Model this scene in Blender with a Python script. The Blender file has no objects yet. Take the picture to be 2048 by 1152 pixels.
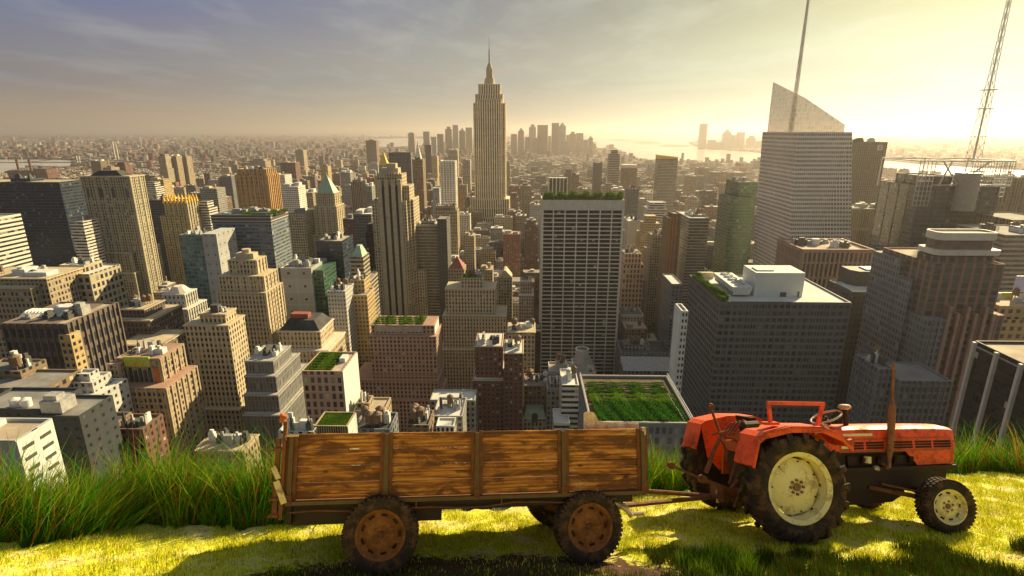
import bpy, math, random
import numpy as np
from mathutils import Vector, Matrix
random.seed(11)
rng = np.random.default_rng(11)
R = math.radians
sc = bpy.context.scene
col = sc.collection

# ------------------------------------------------------------------ camera
CAM = Vector((0, 0, 260))
cd = bpy.data.cameras.new('camera')
cam = bpy.data.objects.new('camera', cd)
col.objects.link(cam)
cam.location = CAM
cam.rotation_euler = (R(74), 0, R(1.35))
FPX = 1100.0
cd.sensor_width = 36
cd.lens = 36 * FPX / 2048
cd.clip_start = .1
cd.clip_end = 300000
sc.camera = cam
CR = cam.rotation_euler.to_matrix()
CRi = CR.inverted()
sc.view_settings.view_transform = 'Standard'
sc.view_settings.look = 'None'
sc.view_settings.exposure = 1.0
sc.view_settings.gamma = 1
sc.cycles.use_denoising = True
sc.cycles.max_bounces = 5
sc.cycles.diffuse_bounces = 2
sc.cycles.glossy_bounces = 2
sc.cycles.transmission_bounces = 2
sc.cycles.transparent_max_bounces = 4
sc.cycles.volume_bounces = 0
sc.cycles.sample_clamp_indirect = 6

def ray(px, py):
    return CR @ Vector(((px - 1024) / FPX, -(py - 576) / FPX, -1))
def at_Y(px, py, Y):
    d = ray(px, py); return CAM + d * (Y / d.y)
def at_z(px, py, z):
    d = ray(px, py); return CAM + d * ((z - CAM.z) / d.z)
def proj(p):
    q = CRi @ (Vector(p) - CAM)
    return 1024 + FPX * q.x / -q.z, 576 - FPX * q.y / -q.z

# ------------------------------------------------------------------ node helpers
class NT:
    def __init__(s, name):
        s.m = bpy.data.materials.new(name); s.m.use_nodes = True
        s.t = s.m.node_tree; s.t.nodes.clear()
        s.out = s.t.nodes.new('ShaderNodeOutputMaterial')
    def n(s, typ, ins=None, **kw):
        x = s.t.nodes.new(typ)
        for k, v in kw.items(): setattr(x, k, v)
        for k, v in (ins or {}).items(): s.set(x.inputs[k], v)
        return x
    def set(s, sock, v):
        if isinstance(v, bpy.types.NodeSocket): s.t.links.new(v, sock)
        elif isinstance(v, bpy.types.Node): s.t.links.new(v.outputs[0], sock)
        else:
            if isinstance(v, (tuple, list)) and len(v) == 3 and sock.type == 'RGBA': v = (*v, 1)
            sock.default_value = v
    def math(s, op, a, b=0.0, c=0.0):
        return s.n('ShaderNodeMath', {0: a, 1: b, 2: c}, operation=op).outputs[0]
    def mix(s, f, a, b, blend='MIX'):
        x = s.n('ShaderNodeMix', data_type='RGBA', blend_type=blend)
        s.set(x.inputs[0], f); s.set(x.inputs[6], a); s.set(x.inputs[7], b)
        return x.outputs[2]
    def mixf(s, f, a, b):
        x = s.n('ShaderNodeMix'); s.set(x.inputs[0], f); s.set(x.inputs[2], a); s.set(x.inputs[3], b)
        return x.outputs[0]
    def noise(s, scale, detail=3, vec=None, rough=.55, dist=0.0):
        x = s.n('ShaderNodeTexNoise', {'Scale': scale, 'Detail': detail, 'Roughness': rough, 'Distortion': dist})
        if vec is not None: s.set(x.inputs['Vector'], vec)
        return x.outputs[0]
    def ramp(s, f, stops):
        x = s.n('ShaderNodeValToRGB', {0: f}); e = x.color_ramp.elements
        while len(e) < len(stops): e.new(.5)
        for i, (p, c) in enumerate(stops):
            e[i].position = p; e[i].color = (*c, 1) if len(c) == 3 else c
        return x.outputs[0]
    def scale(s, vec, v3):
        return s.n('ShaderNodeVectorMath', {0: vec, 1: v3}, operation='MULTIPLY').outputs[0]
    def coord(s, which='Object'):
        return s.n('ShaderNodeTexCoord').outputs[which]
    def bsdf(s, **ins):
        b = s.n('ShaderNodeBsdfPrincipled', {k.replace('_', ' '): v for k, v in ins.items()})
        s.t.links.new(b.outputs[0], s.out.inputs[0]); return b
    def bump(s, b, h, strength=.4, dist=.02):
        x = s.n('ShaderNodeBump', {'Strength': strength, 'Distance': dist, 'Height': h})
        s.t.links.new(x.outputs[0], b.inputs['Normal'])

MATS = {}
def facade(name, wall, glass=(.012, .016, .022), ww=.5, wh=.55, span=None, blind=.18, blindc=(.3, .26, .18),
           vary=.36, rough=.85, grough=.18, attr=False, belt=0, beltc=None, gvar=.5):
    t = NT(name)
    uv = t.n('ShaderNodeUVMap').outputs[0]
    sp = t.n('ShaderNodeSeparateXYZ', {0: uv})
    u, v = sp.outputs[0], sp.outputs[1]
    fu, fv = t.math('FRACT', u), t.math('FRACT', v)
    mu = t.math('COMPARE', fu, .5, ww / 2)
    mv = t.math('COMPARE', fv, .5, wh / 2)
    oi = t.n('ShaderNodeObjectInfo').outputs['Random']
    cell = t.n('ShaderNodeCombineXYZ', {0: t.math('FLOOR', u), 1: t.math('FLOOR', v), 2: oi})
    wn = t.n('ShaderNodeTexWhiteNoise', {'Vector': cell.outputs[0]})
    rv = wn.outputs[0]
    win = t.math('MULTIPLY', mu, mv)
    if attr:
        base = t.n('ShaderNodeVertexColor', layer_name='Col').outputs[0]
    else:
        base = None
    oc = t.coord('Object')
    n1 = t.noise(.045, 4, oc)
    n2 = t.noise(1.0, 3, t.scale(oc, (.7, .7, .06)))
    f = t.math('ADD', t.math('MULTIPLY', n1, .6), t.math('MULTIPLY', n2, .4))
    f = t.math('MULTIPLY_ADD', f, 2 * vary, 1 - vary)
    w = base if base is not None else wall
    if belt:
        bm = t.math('LESS_THAN', t.math('FRACT', t.math('DIVIDE', v, float(belt))), .9 / belt)
        w = t.mix(bm, w, beltc or wall)
        win = t.math('MULTIPLY', win, t.math('SUBTRACT', 1.0, bm))
    rown = t.n('ShaderNodeTexWhiteNoise', {'Vector': t.n('ShaderNodeCombineXYZ', {0: 3.3, 1: t.math('FLOOR', v), 2: oi}).outputs[0]}).outputs[0]
    f = t.math('MULTIPLY', f, t.math('MULTIPLY_ADD', rown, .16, .92))
    sill = t.math('MULTIPLY', t.math('LESS_THAN', fv, .10), .16)
    f = t.math('ADD', f, sill)
    f = t.math('ADD', f, t.math('MULTIPLY', t.math('GREATER_THAN', t.math('ABSOLUTE', t.math('SUBTRACT', fu, .5)), .42), .12))  # bay edges lightened, pier shading painted into the wall colour
    wv = t.n('ShaderNodeVectorMath', {0: w, 'Scale': f}, operation='SCALE').outputs[0]
    if span is not None:
        wv = t.mix(t.math('MULTIPLY', mu, t.math('SUBTRACT', 1.0, mv)), wv, span)
    g2 = tuple(min(1, c * (1 + 4 * gvar) + .01) for c in glass)
    gl = t.mix(t.n('ShaderNodeTexWhiteNoise', {'Vector': t.scale(cell.outputs[0], (1.7, 2.3, 3.1))}).outputs[0], glass, g2)
    isb = t.math('LESS_THAN', rv, blind)
    # blinds drawn part of the way down the pane
    drop = t.math('GREATER_THAN', fv, t.math('MULTIPLY_ADD', wn.outputs[0], 3.0, .15))
    gl = t.mix(t.math('MULTIPLY', isb, drop), gl, blindc)
    gl = t.mix(t.math('GREATER_THAN', rv, .972), gl, tuple(min(.45, x * 1.7) for x in blindc))  # a few panes brightened, sky reflections painted into the glass colour
    c = t.mix(win, wv, gl)
    ro = t.mixf(win, rough, grough)
    b = t.bsdf(Base_Color=c, Roughness=ro)
    t.bump(b, t.math('SUBTRACT', 1.0, win), .6, .25)
    MATS[name] = t.m
    return t.m

def plain(name, c, rough=.8, vary=.25, scale=.3, detail=5, c2=None, metal=0.0, spec=.5, bump=0, bscale=None):
    t = NT(name)
    oc = t.coord('Object')
    n = t.noise(scale, detail, oc, .6)
    nn = t.ramp(n, [(.3, (0, 0, 0)), (.7, (1, 1, 1))])
    lo = tuple(x * (1 - vary) for x in c)
    hi = c2 or tuple(min(1, x * (1 + vary)) for x in c)
    cc = t.mix(nn, lo, hi)
    b = t.bsdf(Base_Color=cc, Roughness=rough, Metallic=metal)
    b.inputs['Specular IOR Level'].default_value = spec
    if bump: t.bump(b, t.noise(bscale or scale * 4, 4, oc), bump, .02)
    MATS[name] = t.m
    return t.m

def attr_mat(name, rough=.7, trans=0.0, boost=1.0):
    t = NT(name)
    c = t.n('ShaderNodeVertexColor', layer_name='Col').outputs[0]
    if trans:
        d = t.n('ShaderNodeBsdfDiffuse', {'Color': c})
        tr = t.n('ShaderNodeBsdfTranslucent', {'Color': c})
        m = t.n('ShaderNodeMixShader', {0: trans, 1: d.outputs[0], 2: tr.outputs[0]})
        t.t.links.new(m.outputs[0], t.out.inputs[0])
    else:
        t.bsdf(Base_Color=c, Roughness=rough)
    MATS[name] = t.m
    return t.m

# ------------------------------------------------------------------ object helpers
def tag(o, label=None, cat=None, group=None, kind=None):
    if label: o['label'] = label
    if cat: o['category'] = cat
    if group: o['group'] = group
    if kind: o['kind'] = kind
    return o
def empty(name, loc=(0, 0, 0)):
    o = bpy.data.objects.new(name, None); o.empty_display_size = .3
    o.location = loc; col.objects.link(o); return o

def np_mesh(name, V, F, mats, colors=None, parent=None, smooth=False):
    """V (n,3), F (m,k) all faces with k corners; colors (n,3) per vertex"""
    V = np.asarray(V, dtype=np.float32); F = np.asarray(F, dtype=np.int32)
    me = bpy.data.meshes.new(name)
    me.vertices.add(len(V)); me.vertices.foreach_set('co', V.ravel())
    m, k = F.shape
    me.loops.add(m * k); me.loops.foreach_set('vertex_index', F.ravel())
    me.polygons.add(m)
    me.polygons.foreach_set('loop_start', np.arange(0, m * k, k, dtype=np.int32))
    if smooth: me.polygons.foreach_set('use_smooth', np.ones(m, dtype=bool))
    me.update(calc_edges=True)
    if colors is not None:
        ca = me.color_attributes.new('Col', 'FLOAT_COLOR', 'POINT')
        C4 = np.ones((len(V), 4), dtype=np.float32); C4[:, :3] = colors
        ca.data.foreach_set('color', C4.ravel())
    for mt in mats: me.materials.append(mt)
    o = bpy.data.objects.new(name, me); col.objects.link(o)
    if parent: o.parent = parent
    return o

class MB:
    def __init__(s):
        s.v = []; s.f = []; s.uv = []; s.m = []; s.c = []
    def face(s, pts, uvs=None, mi=0, c=None):
        i = len(s.v); s.v += [tuple(p) for p in pts]
        s.f.append(tuple(range(i, i + len(pts))))
        s.uv += uvs if uvs else [(0, 0)] * len(pts)
        s.m.append(mi); s.c.append(c)
    def walls(s, poly, z0, z1, bay=3.5, flo=3.8, mi=0, poly2=None, c=None):
        p2 = poly2 or poly; n = len(poly)
        for i in range(n):
            a, b = poly[i], poly[(i + 1) % n]; a2, b2 = p2[i], p2[(i + 1) % n]
            L = math.hypot(b[0] - a[0], b[1] - a[1]); k = max(1, round(L / bay)) if bay else 0
            za = z1[i] if isinstance(z1, (list, tuple)) else z1
            zb = z1[(i + 1) % n] if isinstance(z1, (list, tuple)) else z1
            v0, va, vb = z0 / flo, za / flo, zb / flo
            s.face([(*a, z0), (*b, z0), (*b2, zb), (*a2, za)], [(0, v0), (k, v0), (k, vb), (0, va)], mi, c)
    def cap(s, poly, z, mi=0, c=None):
        zz = z if isinstance(z, (list, tuple)) else [z] * len(poly)
        s.face([(*p, q) for p, q in zip(poly, zz)], None, mi, c)
    def prism(s, poly, z0, z1, bay=0, flo=3.8, mi=0, mt=None, poly2=None, c=None, ct=None):
        s.walls(poly, z0, z1, bay, flo, mi, poly2, c)
        s.cap(poly2 or poly, z1, mi if mt is None else mt, ct or c)
    def box(s, x0, x1, y0, y1, z0, z1, bay=0, flo=3.8, mi=0, mt=None, c=None, ct=None, bottom=False):
        s.prism([(x0, y0), (x1, y0), (x1, y1), (x0, y1)], z0, z1, bay, flo, mi, mt, c=c, ct=ct)
        if bottom: s.face([(x0, y1, z0), (x1, y1, z0), (x1, y0, z0), (x0, y0, z0)], None, mi, c)
    def cyl(s, x, y, r, z0, z1, n=14, r2=None, mi=0, top=True):
        r2 = r if r2 is None else r2
        P = [(x + r * math.cos(2 * math.pi * i / n), y + r * math.sin(2 * math.pi * i / n)) for i in range(n)]
        Q = [(x + r2 * math.cos(2 * math.pi * i / n), y + r2 * math.sin(2 * math.pi * i / n)) for i in range(n)]
        s.walls(P, z0, z1, 0, 3.8, mi, Q)
        if top: s.cap(Q, z1, mi)
    def hip(s, x0, x1, y0, y1, z0, z1, k=1.0, mi=0):
        """hipped or pyramid roof: k=1 comes to a point"""
        cx, cy = (x0 + x1) / 2, (y0 + y1) / 2
        P = [(x0, y0), (x1, y0), (x1, y1), (x0, y1)]
        Q = [(p[0] + (cx - p[0]) * k * .995, p[1] + (cy - p[1]) * k * .995) for p in P]
        s.walls(P, z0, z1, 0, 3.8, mi, Q); s.cap(Q, z1, mi)
    # --- solids for vehicles (free orientation)
    def obox(s, p, ux, uy, uz, mi=0):
        """box centred at p with half-extent vectors"""
        p, ux, uy, uz = map(Vector, (p, ux, uy, uz))
        c = [p + ux * a + uy * b + uz * d for d in (-1, 1) for b in (-1, 1) for a in (-1, 1)]
        for q in ((0, 2, 3, 1), (4, 5, 7, 6), (0, 1, 5, 4), (2, 6, 7, 3), (0, 4, 6, 2), (1, 3, 7, 5)):
            s.face([c[i] for i in q], None, mi)
    def bx(s, x0, x1, y0, y1, z0, z1, mi=0):
        s.obox(((x0 + x1) / 2, (y0 + y1) / 2, (z0 + z1) / 2), ((x1 - x0) / 2, 0, 0), (0, (y1 - y0) / 2, 0), (0, 0, (z1 - z0) / 2), mi)
    def bar(s, p, q, w, h, up=(0, 0, 1), mi=0):
        p, q = Vector(p), Vector(q); d = (q - p); L = d.length; d.normalize()
        a = d.cross(Vector(up));
        if a.length < 1e-4: a = d.cross(Vector((0, 1, 0)))
        a.normalize(); b = a.cross(d)
        s.obox((p + q) / 2, d * L / 2, a * w / 2, b * h / 2, mi)
    def tube(s, pts, r, n=10, mi=0, rs=None, caps=True):
        pts = [Vector(p) for p in pts]; rings = []
        up = Vector((.13, .27, .95))
        for i, p in enumerate(pts):
            d = (pts[min(i + 1, len(pts) - 1)] - pts[max(i - 1, 0)]).normalized()
            a = d.cross(up).normalized(); b = a.cross(d)
            rr = rs[i] if rs else r
            rings.append([p + a * rr * math.cos(2 * math.pi * k / n) + b * rr * math.sin(2 * math.pi * k / n) for k in range(n)])
        for i in range(len(rings) - 1):
            for k in range(n):
                k2 = (k + 1) % n
                s.face([rings[i][k], rings[i + 1][k], rings[i + 1][k2], rings[i][k2]], None, mi)
        if caps:
            s.face(rings[0], None, mi); s.face(rings[-1][::-1], None, mi)
    def lathe(s, c, prof, n=40, mi=0, wob=None):
        """spin (radius, v) profile about the y axis through c"""
        c = Vector(c); rings = []
        for (r, y) in prof:
            rings.append([c + Vector((r * math.cos(2 * math.pi * k / n), y, r * math.sin(2 * math.pi * k / n))) * 1.0 for k in range(n)])
        for i in range(len(rings) - 1):
            for k in range(n):
                k2 = (k + 1) % n
                s.face([rings[i][k], rings[i][k2], rings[i + 1][k2], rings[i + 1][k]], None, mi)
    def extr(s, poly, y0, y1, mi=0):
        """extrude a side outline [(x, z)] across the y axis"""
        A = [(p[0], y0, p[1]) for p in poly]; B = [(p[0], y1, p[1]) for p in poly]
        s.face(A[::-1], None, mi); s.face(B, None, mi); n = len(poly)
        for i in range(n):
            j = (i + 1) % n
            s.face([A[i], A[j], B[j], B[i]], None, mi)
    def build(s, name, mats, parent=None, origin=(0, 0, 0), smooth=0, merge=False):
        if not isinstance(mats, (list, tuple)): mats = [mats]
        mats = [MATS[m] if isinstance(m, str) else m for m in mats]
        ox, oy, oz = origin
        me = bpy.data.meshes.new(name)
        me.from_pydata([(x - ox, y - oy, z - oz) for x, y, z in s.v], [], s.f)
        for m in mats: me.materials.append(m)
        me.polygons.foreach_set('material_index', s.m)
        ul = me.uv_layers.new(name='UVMap')
        ul.data.foreach_set('uv', [c for q in s.uv for c in q])
        if any(c is not None for c in s.c):
            ca = me.color_attributes.new('Col', 'FLOAT_COLOR', 'CORNER')
            arr = []
            for f, c in zip(s.f, s.c):
                arr += list((*(c or (.3, .3, .3)), 1)) * len(f)
            ca.data.foreach_set('color', arr)
        if smooth or merge:
            import bmesh
            bm = bmesh.new(); bm.from_mesh(me); bmesh.ops.remove_doubles(bm, verts=bm.verts, dist=1e-4)
            bmesh.ops.recalc_face_normals(bm, faces=bm.faces)
            bm.to_mesh(me); bm.free()
            if smooth:
                me.polygons.foreach_set('use_smooth', [True] * len(me.polygons))
                me.set_sharp_from_angle(angle=R(smooth))
        me.update()
        o = bpy.data.objects.new(name, me); col.objects.link(o)
        if parent: o.parent = parent
        else: o.location = origin
        return o
def bevel(o, w=.01, seg=2):
    m = o.modifiers.new('bevel', 'BEVEL'); m.width = w; m.segments = seg; m.limit_method = 'ANGLE'; m.angle_limit = R(35)
    return o

def leaf_mesh(P, size, C, N=None):
    """a small randomly turned quad leaf at every point"""
    n = len(P); a = rng.normal(size=(n, 3)); a /= np.linalg.norm(a, axis=1)[:, None]
    b = rng.normal(size=(n, 3)); b = np.cross(a, b); b /= np.linalg.norm(b, axis=1)[:, None]
    s = (np.asarray(size) * (.6 + .8 * rng.random(n)))[:, None] / 2
    V = np.stack([P - a * s, P + b * s * .6, P + a * s, P - b * s * .6], 1).reshape(-1, 3)
    return V, np.arange(4 * n).reshape(-1, 4), np.repeat(C, 4, 0)

def blade_mesh(B, up, lean, h, w, C, segs=1, side=None):
    """grass blades: B base (n,3), up/lean (n,3), h,w (n,)"""
    n = len(B)
    if side is None:
        th = rng.random(n) * math.tau
        side = np.stack([np.cos(th), np.sin(th), np.zeros(n)], 1)
    rows = []
    for i in range(segs):
        t = i / segs
        c = B + up * (h * t)[:, None] + lean * (h * t * t)[:, None]
        ww = (w * (1 - t) ** .7 / 2)[:, None]
        rows += [c - side * ww, c + side * ww]
    rows.append(B + up * h[:, None] + lean * h[:, None])
    k = len(rows)
    V = np.stack(rows, 1).reshape(-1, 3)
    base = (np.arange(n) * k)[:, None]
    tris = []
    for i in range(segs - 1):
        a = 2 * i
        tris += [[a, a + 1, a + 3], [a, a + 3, a + 2]]
    a = 2 * (segs - 1)
    tris.append([a, a + 1, a + 2])
    F = (base[:, None] + np.array(tris)[None]).reshape(-1, 3)
    return V, F, np.repeat(C, k, 0)

def palette(n, cols, jitter=.2, p=None):
    cols = np.array(cols); i = rng.choice(len(cols), n, p=p)
    return cols[i] * (1 + jitter * (rng.random((n, 1)) * 2 - 1))
# ------------------------------------------------------------------ light, sky, haze
SUN_AZ, SUN_EL = 41.0, 26.0         # degrees right of the view, above the horizon
sd = Vector((math.sin(R(SUN_AZ)) * math.cos(R(SUN_EL)), math.cos(R(SUN_AZ)) * math.cos(R(SUN_EL)), math.sin(R(SUN_EL))))
sl = bpy.data.lights.new('sun', 'SUN'); sl.energy = 5.0; sl.angle = R(.6); sl.color = (1, .80, .44)
so = bpy.data.objects.new('sun', sl); col.objects.link(so)
so.rotation_euler = (-sd).to_track_quat('-Z', 'Y').to_euler()

w = bpy.data.worlds.new('World'); sc.world = w; w.use_nodes = True
t = NT.__new__(NT); t.t = w.node_tree; t.t.nodes.clear()
t.out = t.t.nodes.new('ShaderNodeOutputWorld')
d = t.n('ShaderNodeTexCoord').outputs['Generated']
sp = t.n('ShaderNodeSeparateXYZ', {0: d})
X, Yc, Z = sp.outputs
lat = t.math('MULTIPLY_ADD', X, .5, .5)                      # 0 left .. 1 right
hor = t.ramp(lat, [(0, (.34, .25, .18)), (.2, (.44, .33, .22)), (.5, (.64, .58, .40)), (.66, (.88, .86, .62)), (.8, (1.1, 1.1, .85)), (.9, (1.0, 1.0, .78)), (1, (.4, .38, .32))])
mid = t.ramp(lat, [(0, (.14, .15, .19)), (.2, (.25, .23, .23)), (.5, (.43, .41, .35)), (.68, (.60, .70, .52)), (.82, (.76, .98, .80)), (.9, (.8, .95, .8)), (1, (.35, .38, .34))])
top = t.ramp(lat, [(0, (.07, .10, .27)), (.18, (.10, .14, .33)), (.36, (.17, .18, .28)), (.5, (.20, .19, .22)), (.64, (.28, .31, .23)), (.8, (.42, .50, .27)), (1, (.25, .3, .25))])
e1 = t.n('ShaderNodeMapRange', {0: Z, 1: 0.0, 2: .09}, interpolation_type='SMOOTHSTEP').outputs[0]
e2 = t.n('ShaderNodeMapRange', {0: Z, 1: .07, 2: .21}, interpolation_type='SMOOTHSTEP').outputs[0]
c = t.mix(e2, t.mix(e1, hor, mid), top)
high = t.n('ShaderNodeMapRange', {0: Z, 1: .22, 2: .6}, interpolation_type='SMOOTHSTEP').outputs[0]
c = t.mix(high, c, (.17, .185, .225))
back = t.n('ShaderNodeMapRange', {0: Yc, 1: .25, 2: -.25}).outputs[0]
c = t.mix(back, c, (.11, .14, .21))
# streaky cloud deck
zz = t.math('MAXIMUM', t.math('ADD', Z, .045), .01)
cv = t.n('ShaderNodeCombineXYZ', {0: t.math('DIVIDE', X, zz), 1: t.math('DIVIDE', Yc, zz), 2: 0.0}).outputs[0]
n1 = t.noise(.42, 6, t.scale(cv, (1.0, .8, 1)), .6, .6)
n2 = t.noise(1.4, 5, t.scale(cv, (1.0, .5, 1)), .6, .3)
dk = t.ramp(n1, [(.36, (0, 0, 0)), (.62, (1, 1, 1))])
lt = t.ramp(n2, [(.48, (0, 0, 0)), (.68, (1, 1, 1))])
up = t.n('ShaderNodeMapRange', {0: Z, 1: .01, 2: .08}).outputs[0]
c = t.mix(t.math('MULTIPLY', t.math('MULTIPLY', dk, up), .5), c, t.mix(lat, (.10, .13, .24), (.55, .64, .46)))
c = t.mix(t.math('MULTIPLY', t.math('MULTIPLY', lt, up), .24), c, t.mix(lat, (.40, .38, .37), (.9, 1.0, .82)))
sky = t.n('ShaderNodeTexSky', sky_type='NISHITA', sun_disc=False)
sky.sun_elevation = R(SUN_EL); sky.sun_rotation = R(SUN_AZ); sky.air_density = 2; sky.dust_density = 4
bg1 = t.n('ShaderNodeBackground', {'Color': c, 'Strength': .50})
bg2 = t.n('ShaderNodeBackground', {'Color': sky.outputs[0], 'Strength': .004})
ad = t.n('ShaderNodeAddShader', {0: bg1.outputs[0], 1: bg2.outputs[0]})
t.t.links.new(ad.outputs[0], t.out.inputs[0])

GR = 60000.0
hz = MB(); hz.box(-GR * 1.05, GR * 1.05, -GR * 1.05, GR * 1.05, -1.5, 447, bottom=True)
t = NT('haze')
vol = t.n('ShaderNodeVolumePrincipled', {'Color': (.84, .76, .73), 'Density': 6.2e-5, 'Anisotropy': .6})
t.t.links.new(vol.outputs[0], t.out.inputs['Volume'])
ho = tag(hz.build('haze', [t.m]), 'warm hazy air over the city, thickest towards the harbour', 'haze', kind='stuff')

# ------------------------------------------------------------------ materials
def F(*a, **k): return facade(*a, **k)

F('beige', (.40, .34, .23), ww=.56, wh=.6)
F('beige_pier', (.42, .35, .23), ww=.5, wh=.6, span=(.17, .15, .11))
F('tan', (.36, .28, .18), ww=.52, wh=.58)
F('brown', (.20, .14, .09), ww=.5, wh=.5)
F('redbrick', (.16, .075, .05), ww=.42, wh=.5, blind=.35, blindc=(.45, .45, .42))
F('brickpink', (.42, .28, .21), ww=.5, wh=.64, blind=.05)
F('grey', (.27, .26, .24), ww=.5, wh=.55)
F('greylight', (.46, .45, .42), ww=.4, wh=.4, blind=.05)
F('white', (.62, .60, .54), ww=.55, wh=.5)
F('whiteband', (.60, .56, .48), ww=1.0, wh=.45, blind=.1)
F('darkglass', (.03, .04, .062), ww=.86, wh=.62, glass=(.01, .018, .03), blind=.05, blindc=(.1, .12, .12), rough=.4)
F('blueband', (.20, .20, .19), ww=.9, wh=.55, glass=(.03, .055, .09), blind=.25, blindc=(.22, .24, .25))
F('teal', (.13, .2, .2), ww=.88, wh=.75, glass=(.03, .07, .08), blind=.2, blindc=(.18, .28, .28), rough=.4)
F('blankgrey', (.38, .38, .37), ww=.16, wh=.16, blind=0)
F('greenglass', (.05, .11, .075), ww=.78, wh=.5, glass=(.012, .03, .022), blind=.12, blindc=(.12, .22, .15), rough=.4)
F('darkgrid', (.095, .10, .112), ww=.72, wh=.5, glass=(.012, .014, .018), blind=.22, blindc=(.11, .11, .105), rough=.6)
F('darkpunch', (.085, .083, .08), ww=.35, wh=.35, glass=(.02, .02, .02), blind=.1, blindc=(.06, .06, .055))
F('lattice', (.80, .73, .63), ww=.70, wh=.50, glass=(.08, .07, .055), blind=.3, blindc=(.26, .22, .17))
F('stripev', (.34, .25, .16), ww=.6, wh=1.0, glass=(.03, .028, .025), blind=.1, blindc=(.1, .08, .06))
F('stripev_dark', (.20, .16, .11), ww=.62, wh=.9, glass=(.02, .02, .018), blind=.12, blindc=(.09, .08, .06))
F('twotier', (.42, .28, .19), ww=.62, wh=.88, glass=(.02, .022, .022), blind=.06, blindc=(.1, .09, .08))
F('orange', (.46, .27, .10), ww=.55, wh=.8, glass=(.05, .05, .06), blind=.15)
F('ochre', (.46, .33, .15), ww=.5, wh=.5)
F('pinkgrid', (.27, .15, .11), ww=.66, wh=.66, glass=(.02, .03, .032), blind=.12, blindc=(.1, .12, .12), span=(.14, .10, .085))
F('slate', (.17, .175, .19), ww=.6, wh=.62, glass=(.03, .04, .05), blind=.15, blindc=(.16, .16, .15))
F('charcoal', (.035, .04, .046), ww=.3, wh=.32, glass=(.01, .012, .015), blind=.1, blindc=(.1, .1, .1))
plain('sun_panel', (.42, .46, .06), .5, .3, .6)
F('ridge', (.17, .165, .155), ww=.42, wh=.85, glass=(.05, .055, .06), blind=.25, blindc=(.16, .16, .15))
F('gothic', (.38, .33, .22), ww=.5, wh=.6, span=(.30, .26, .18), blind=.22, blindc=(.42, .38, .28))
F('deco', (.50, .41, .27), ww=.48, wh=.56, span=(.41, .33, .22), blind=.2)
F('esb', (.88, .70, .44), ww=.5, wh=.5, span=(.20, .17, .13), blind=.12)
F('horizband', (.34, .29, .22), ww=1.0, wh=.5, glass=(.03, .035, .035), blind=.3, blindc=(.14, .13, .10))
F('tenement', (.28, .20, .14), ww=.4, wh=.5)
F('oldbrown', (.13, .10, .085), ww=.5, wh=.6, blind=.1)
F('city', (.3, .3, .3), ww=.54, wh=.58, attr=True, blind=.15)
F('screen', (.7, .62, .5), ww=.8, wh=.8, glass=(.5, .44, .36), blind=0, gvar=.2)
MATS['screen'].node_tree.nodes['Principled BSDF'].inputs['Alpha'].default_value = .6
F('blackbox', (.02, .02, .022), ww=.9, wh=.6, glass=(.009, .010, .012), blind=.0, rough=.7, gvar=.2)
MATS['blackbox'].node_tree.nodes['Principled BSDF'].inputs['Specular IOR Level'].default_value = .25
plain('roof_dark', (.09, .085, .08), .9, .5, .12)
plain('roof_tar', (.05, .048, .05), .9, .6, .1)
plain('roof_grey', (.22, .21, .2), .9, .35, .1)
plain('roof_light', (.62, .60, .56), .9, .18, .08)
plain('roof_tan', (.42, .34, .25), .9, .3, .1)
plain('unit_grey', (.36, .35, .33), .6, .3, .5)
plain('unit_white', (.66, .65, .62), .6, .15, .5)
plain('unit_dark', (.07, .07, .07), .7, .3, .5)
plain('white_stone', (.66, .60, .50), .7, .12, .2)
plain('grid_frame', (.80, .72, .60), .7, .1, .15)
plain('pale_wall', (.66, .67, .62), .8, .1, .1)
plain('wood_tank', (.20, .13, .08), .9, .3, 1.5)
plain('copper', (.30, .42, .32), .6, .25, .4)
plain('gold', (.75, .48, .08), .35, .15, .4, metal=.6)
plain('red_tile', (.30, .09, .06), .8, .3, .6)
plain('steel', (.30, .29, .27), .5, .2, .5, metal=.4)
plain('steel_light', (.58, .56, .52), .45, .15, .5)
plain('orange_paint', (.5, .16, .04), .6, .25, .5)
plain('stone_tan', (.50, .41, .27), .85, .2, .3)
plain('stone_pink', (.38, .22, .165), .8, .2, .3)
plain('stone_brown', (.17, .12, .09), .85, .3, .3)
plain('soil', (.10, .065, .035), .95, .5, .6)
plain('concrete', (.42, .40, .36), .9, .2, .2)
plain('smoke_brick', (.22, .12, .09), .9, .2, .1)
plain('yellow_sign', (.75, .62, .05), .5, .1, .5)
plain('lilac_sign', (.6, .6, .8), .5, .1, .5)
plain('bark', (.08, .055, .035), .9, .3, 2)
attr_mat('leaf', .7, .25)
attr_mat('blade', .6, .35)
attr_mat('turf_blade', .6, .12)
attr_mat('citycol', .85)

# ground, water
t = NT('city_ground')
oc = t.coord('Object')
a = t.ramp(t.noise(.012, 6, oc, .65), [(.35, (.05, .045, .04)), (.55, (.12, .095, .07)), (.7, (.2, .15, .1))])
b = t.ramp(t.noise(.0011, 5, oc, .6), [(.4, (.5, .5, .5)), (.62, (1.2, 1.1, 1.0))])
bb = t.bsdf(Base_Color=t.mix(1.0, a, b, 'MULTIPLY'), Roughness=.95)
g = MB(); n = 96
g.cap([(GR * math.cos(2 * math.pi * i / n), GR * math.sin(2 * math.pi * i / n)) for i in range(n)], 0)
tag(g.build('ground', [t.m]), 'dark built-up ground of the city reaching the horizon', 'ground', kind='structure')
t = NT('water_surface')
oc = t.coord('Object')
bb = t.bsdf(Base_Color=t.mix(t.noise(.002, 4, t.scale(oc, (1, .3, 1))), (.52, .49, .43), (.62, .59, .52)), Roughness=.2)
t.bump(bb, t.noise(.02, 4, oc), .1, 2)
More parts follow.
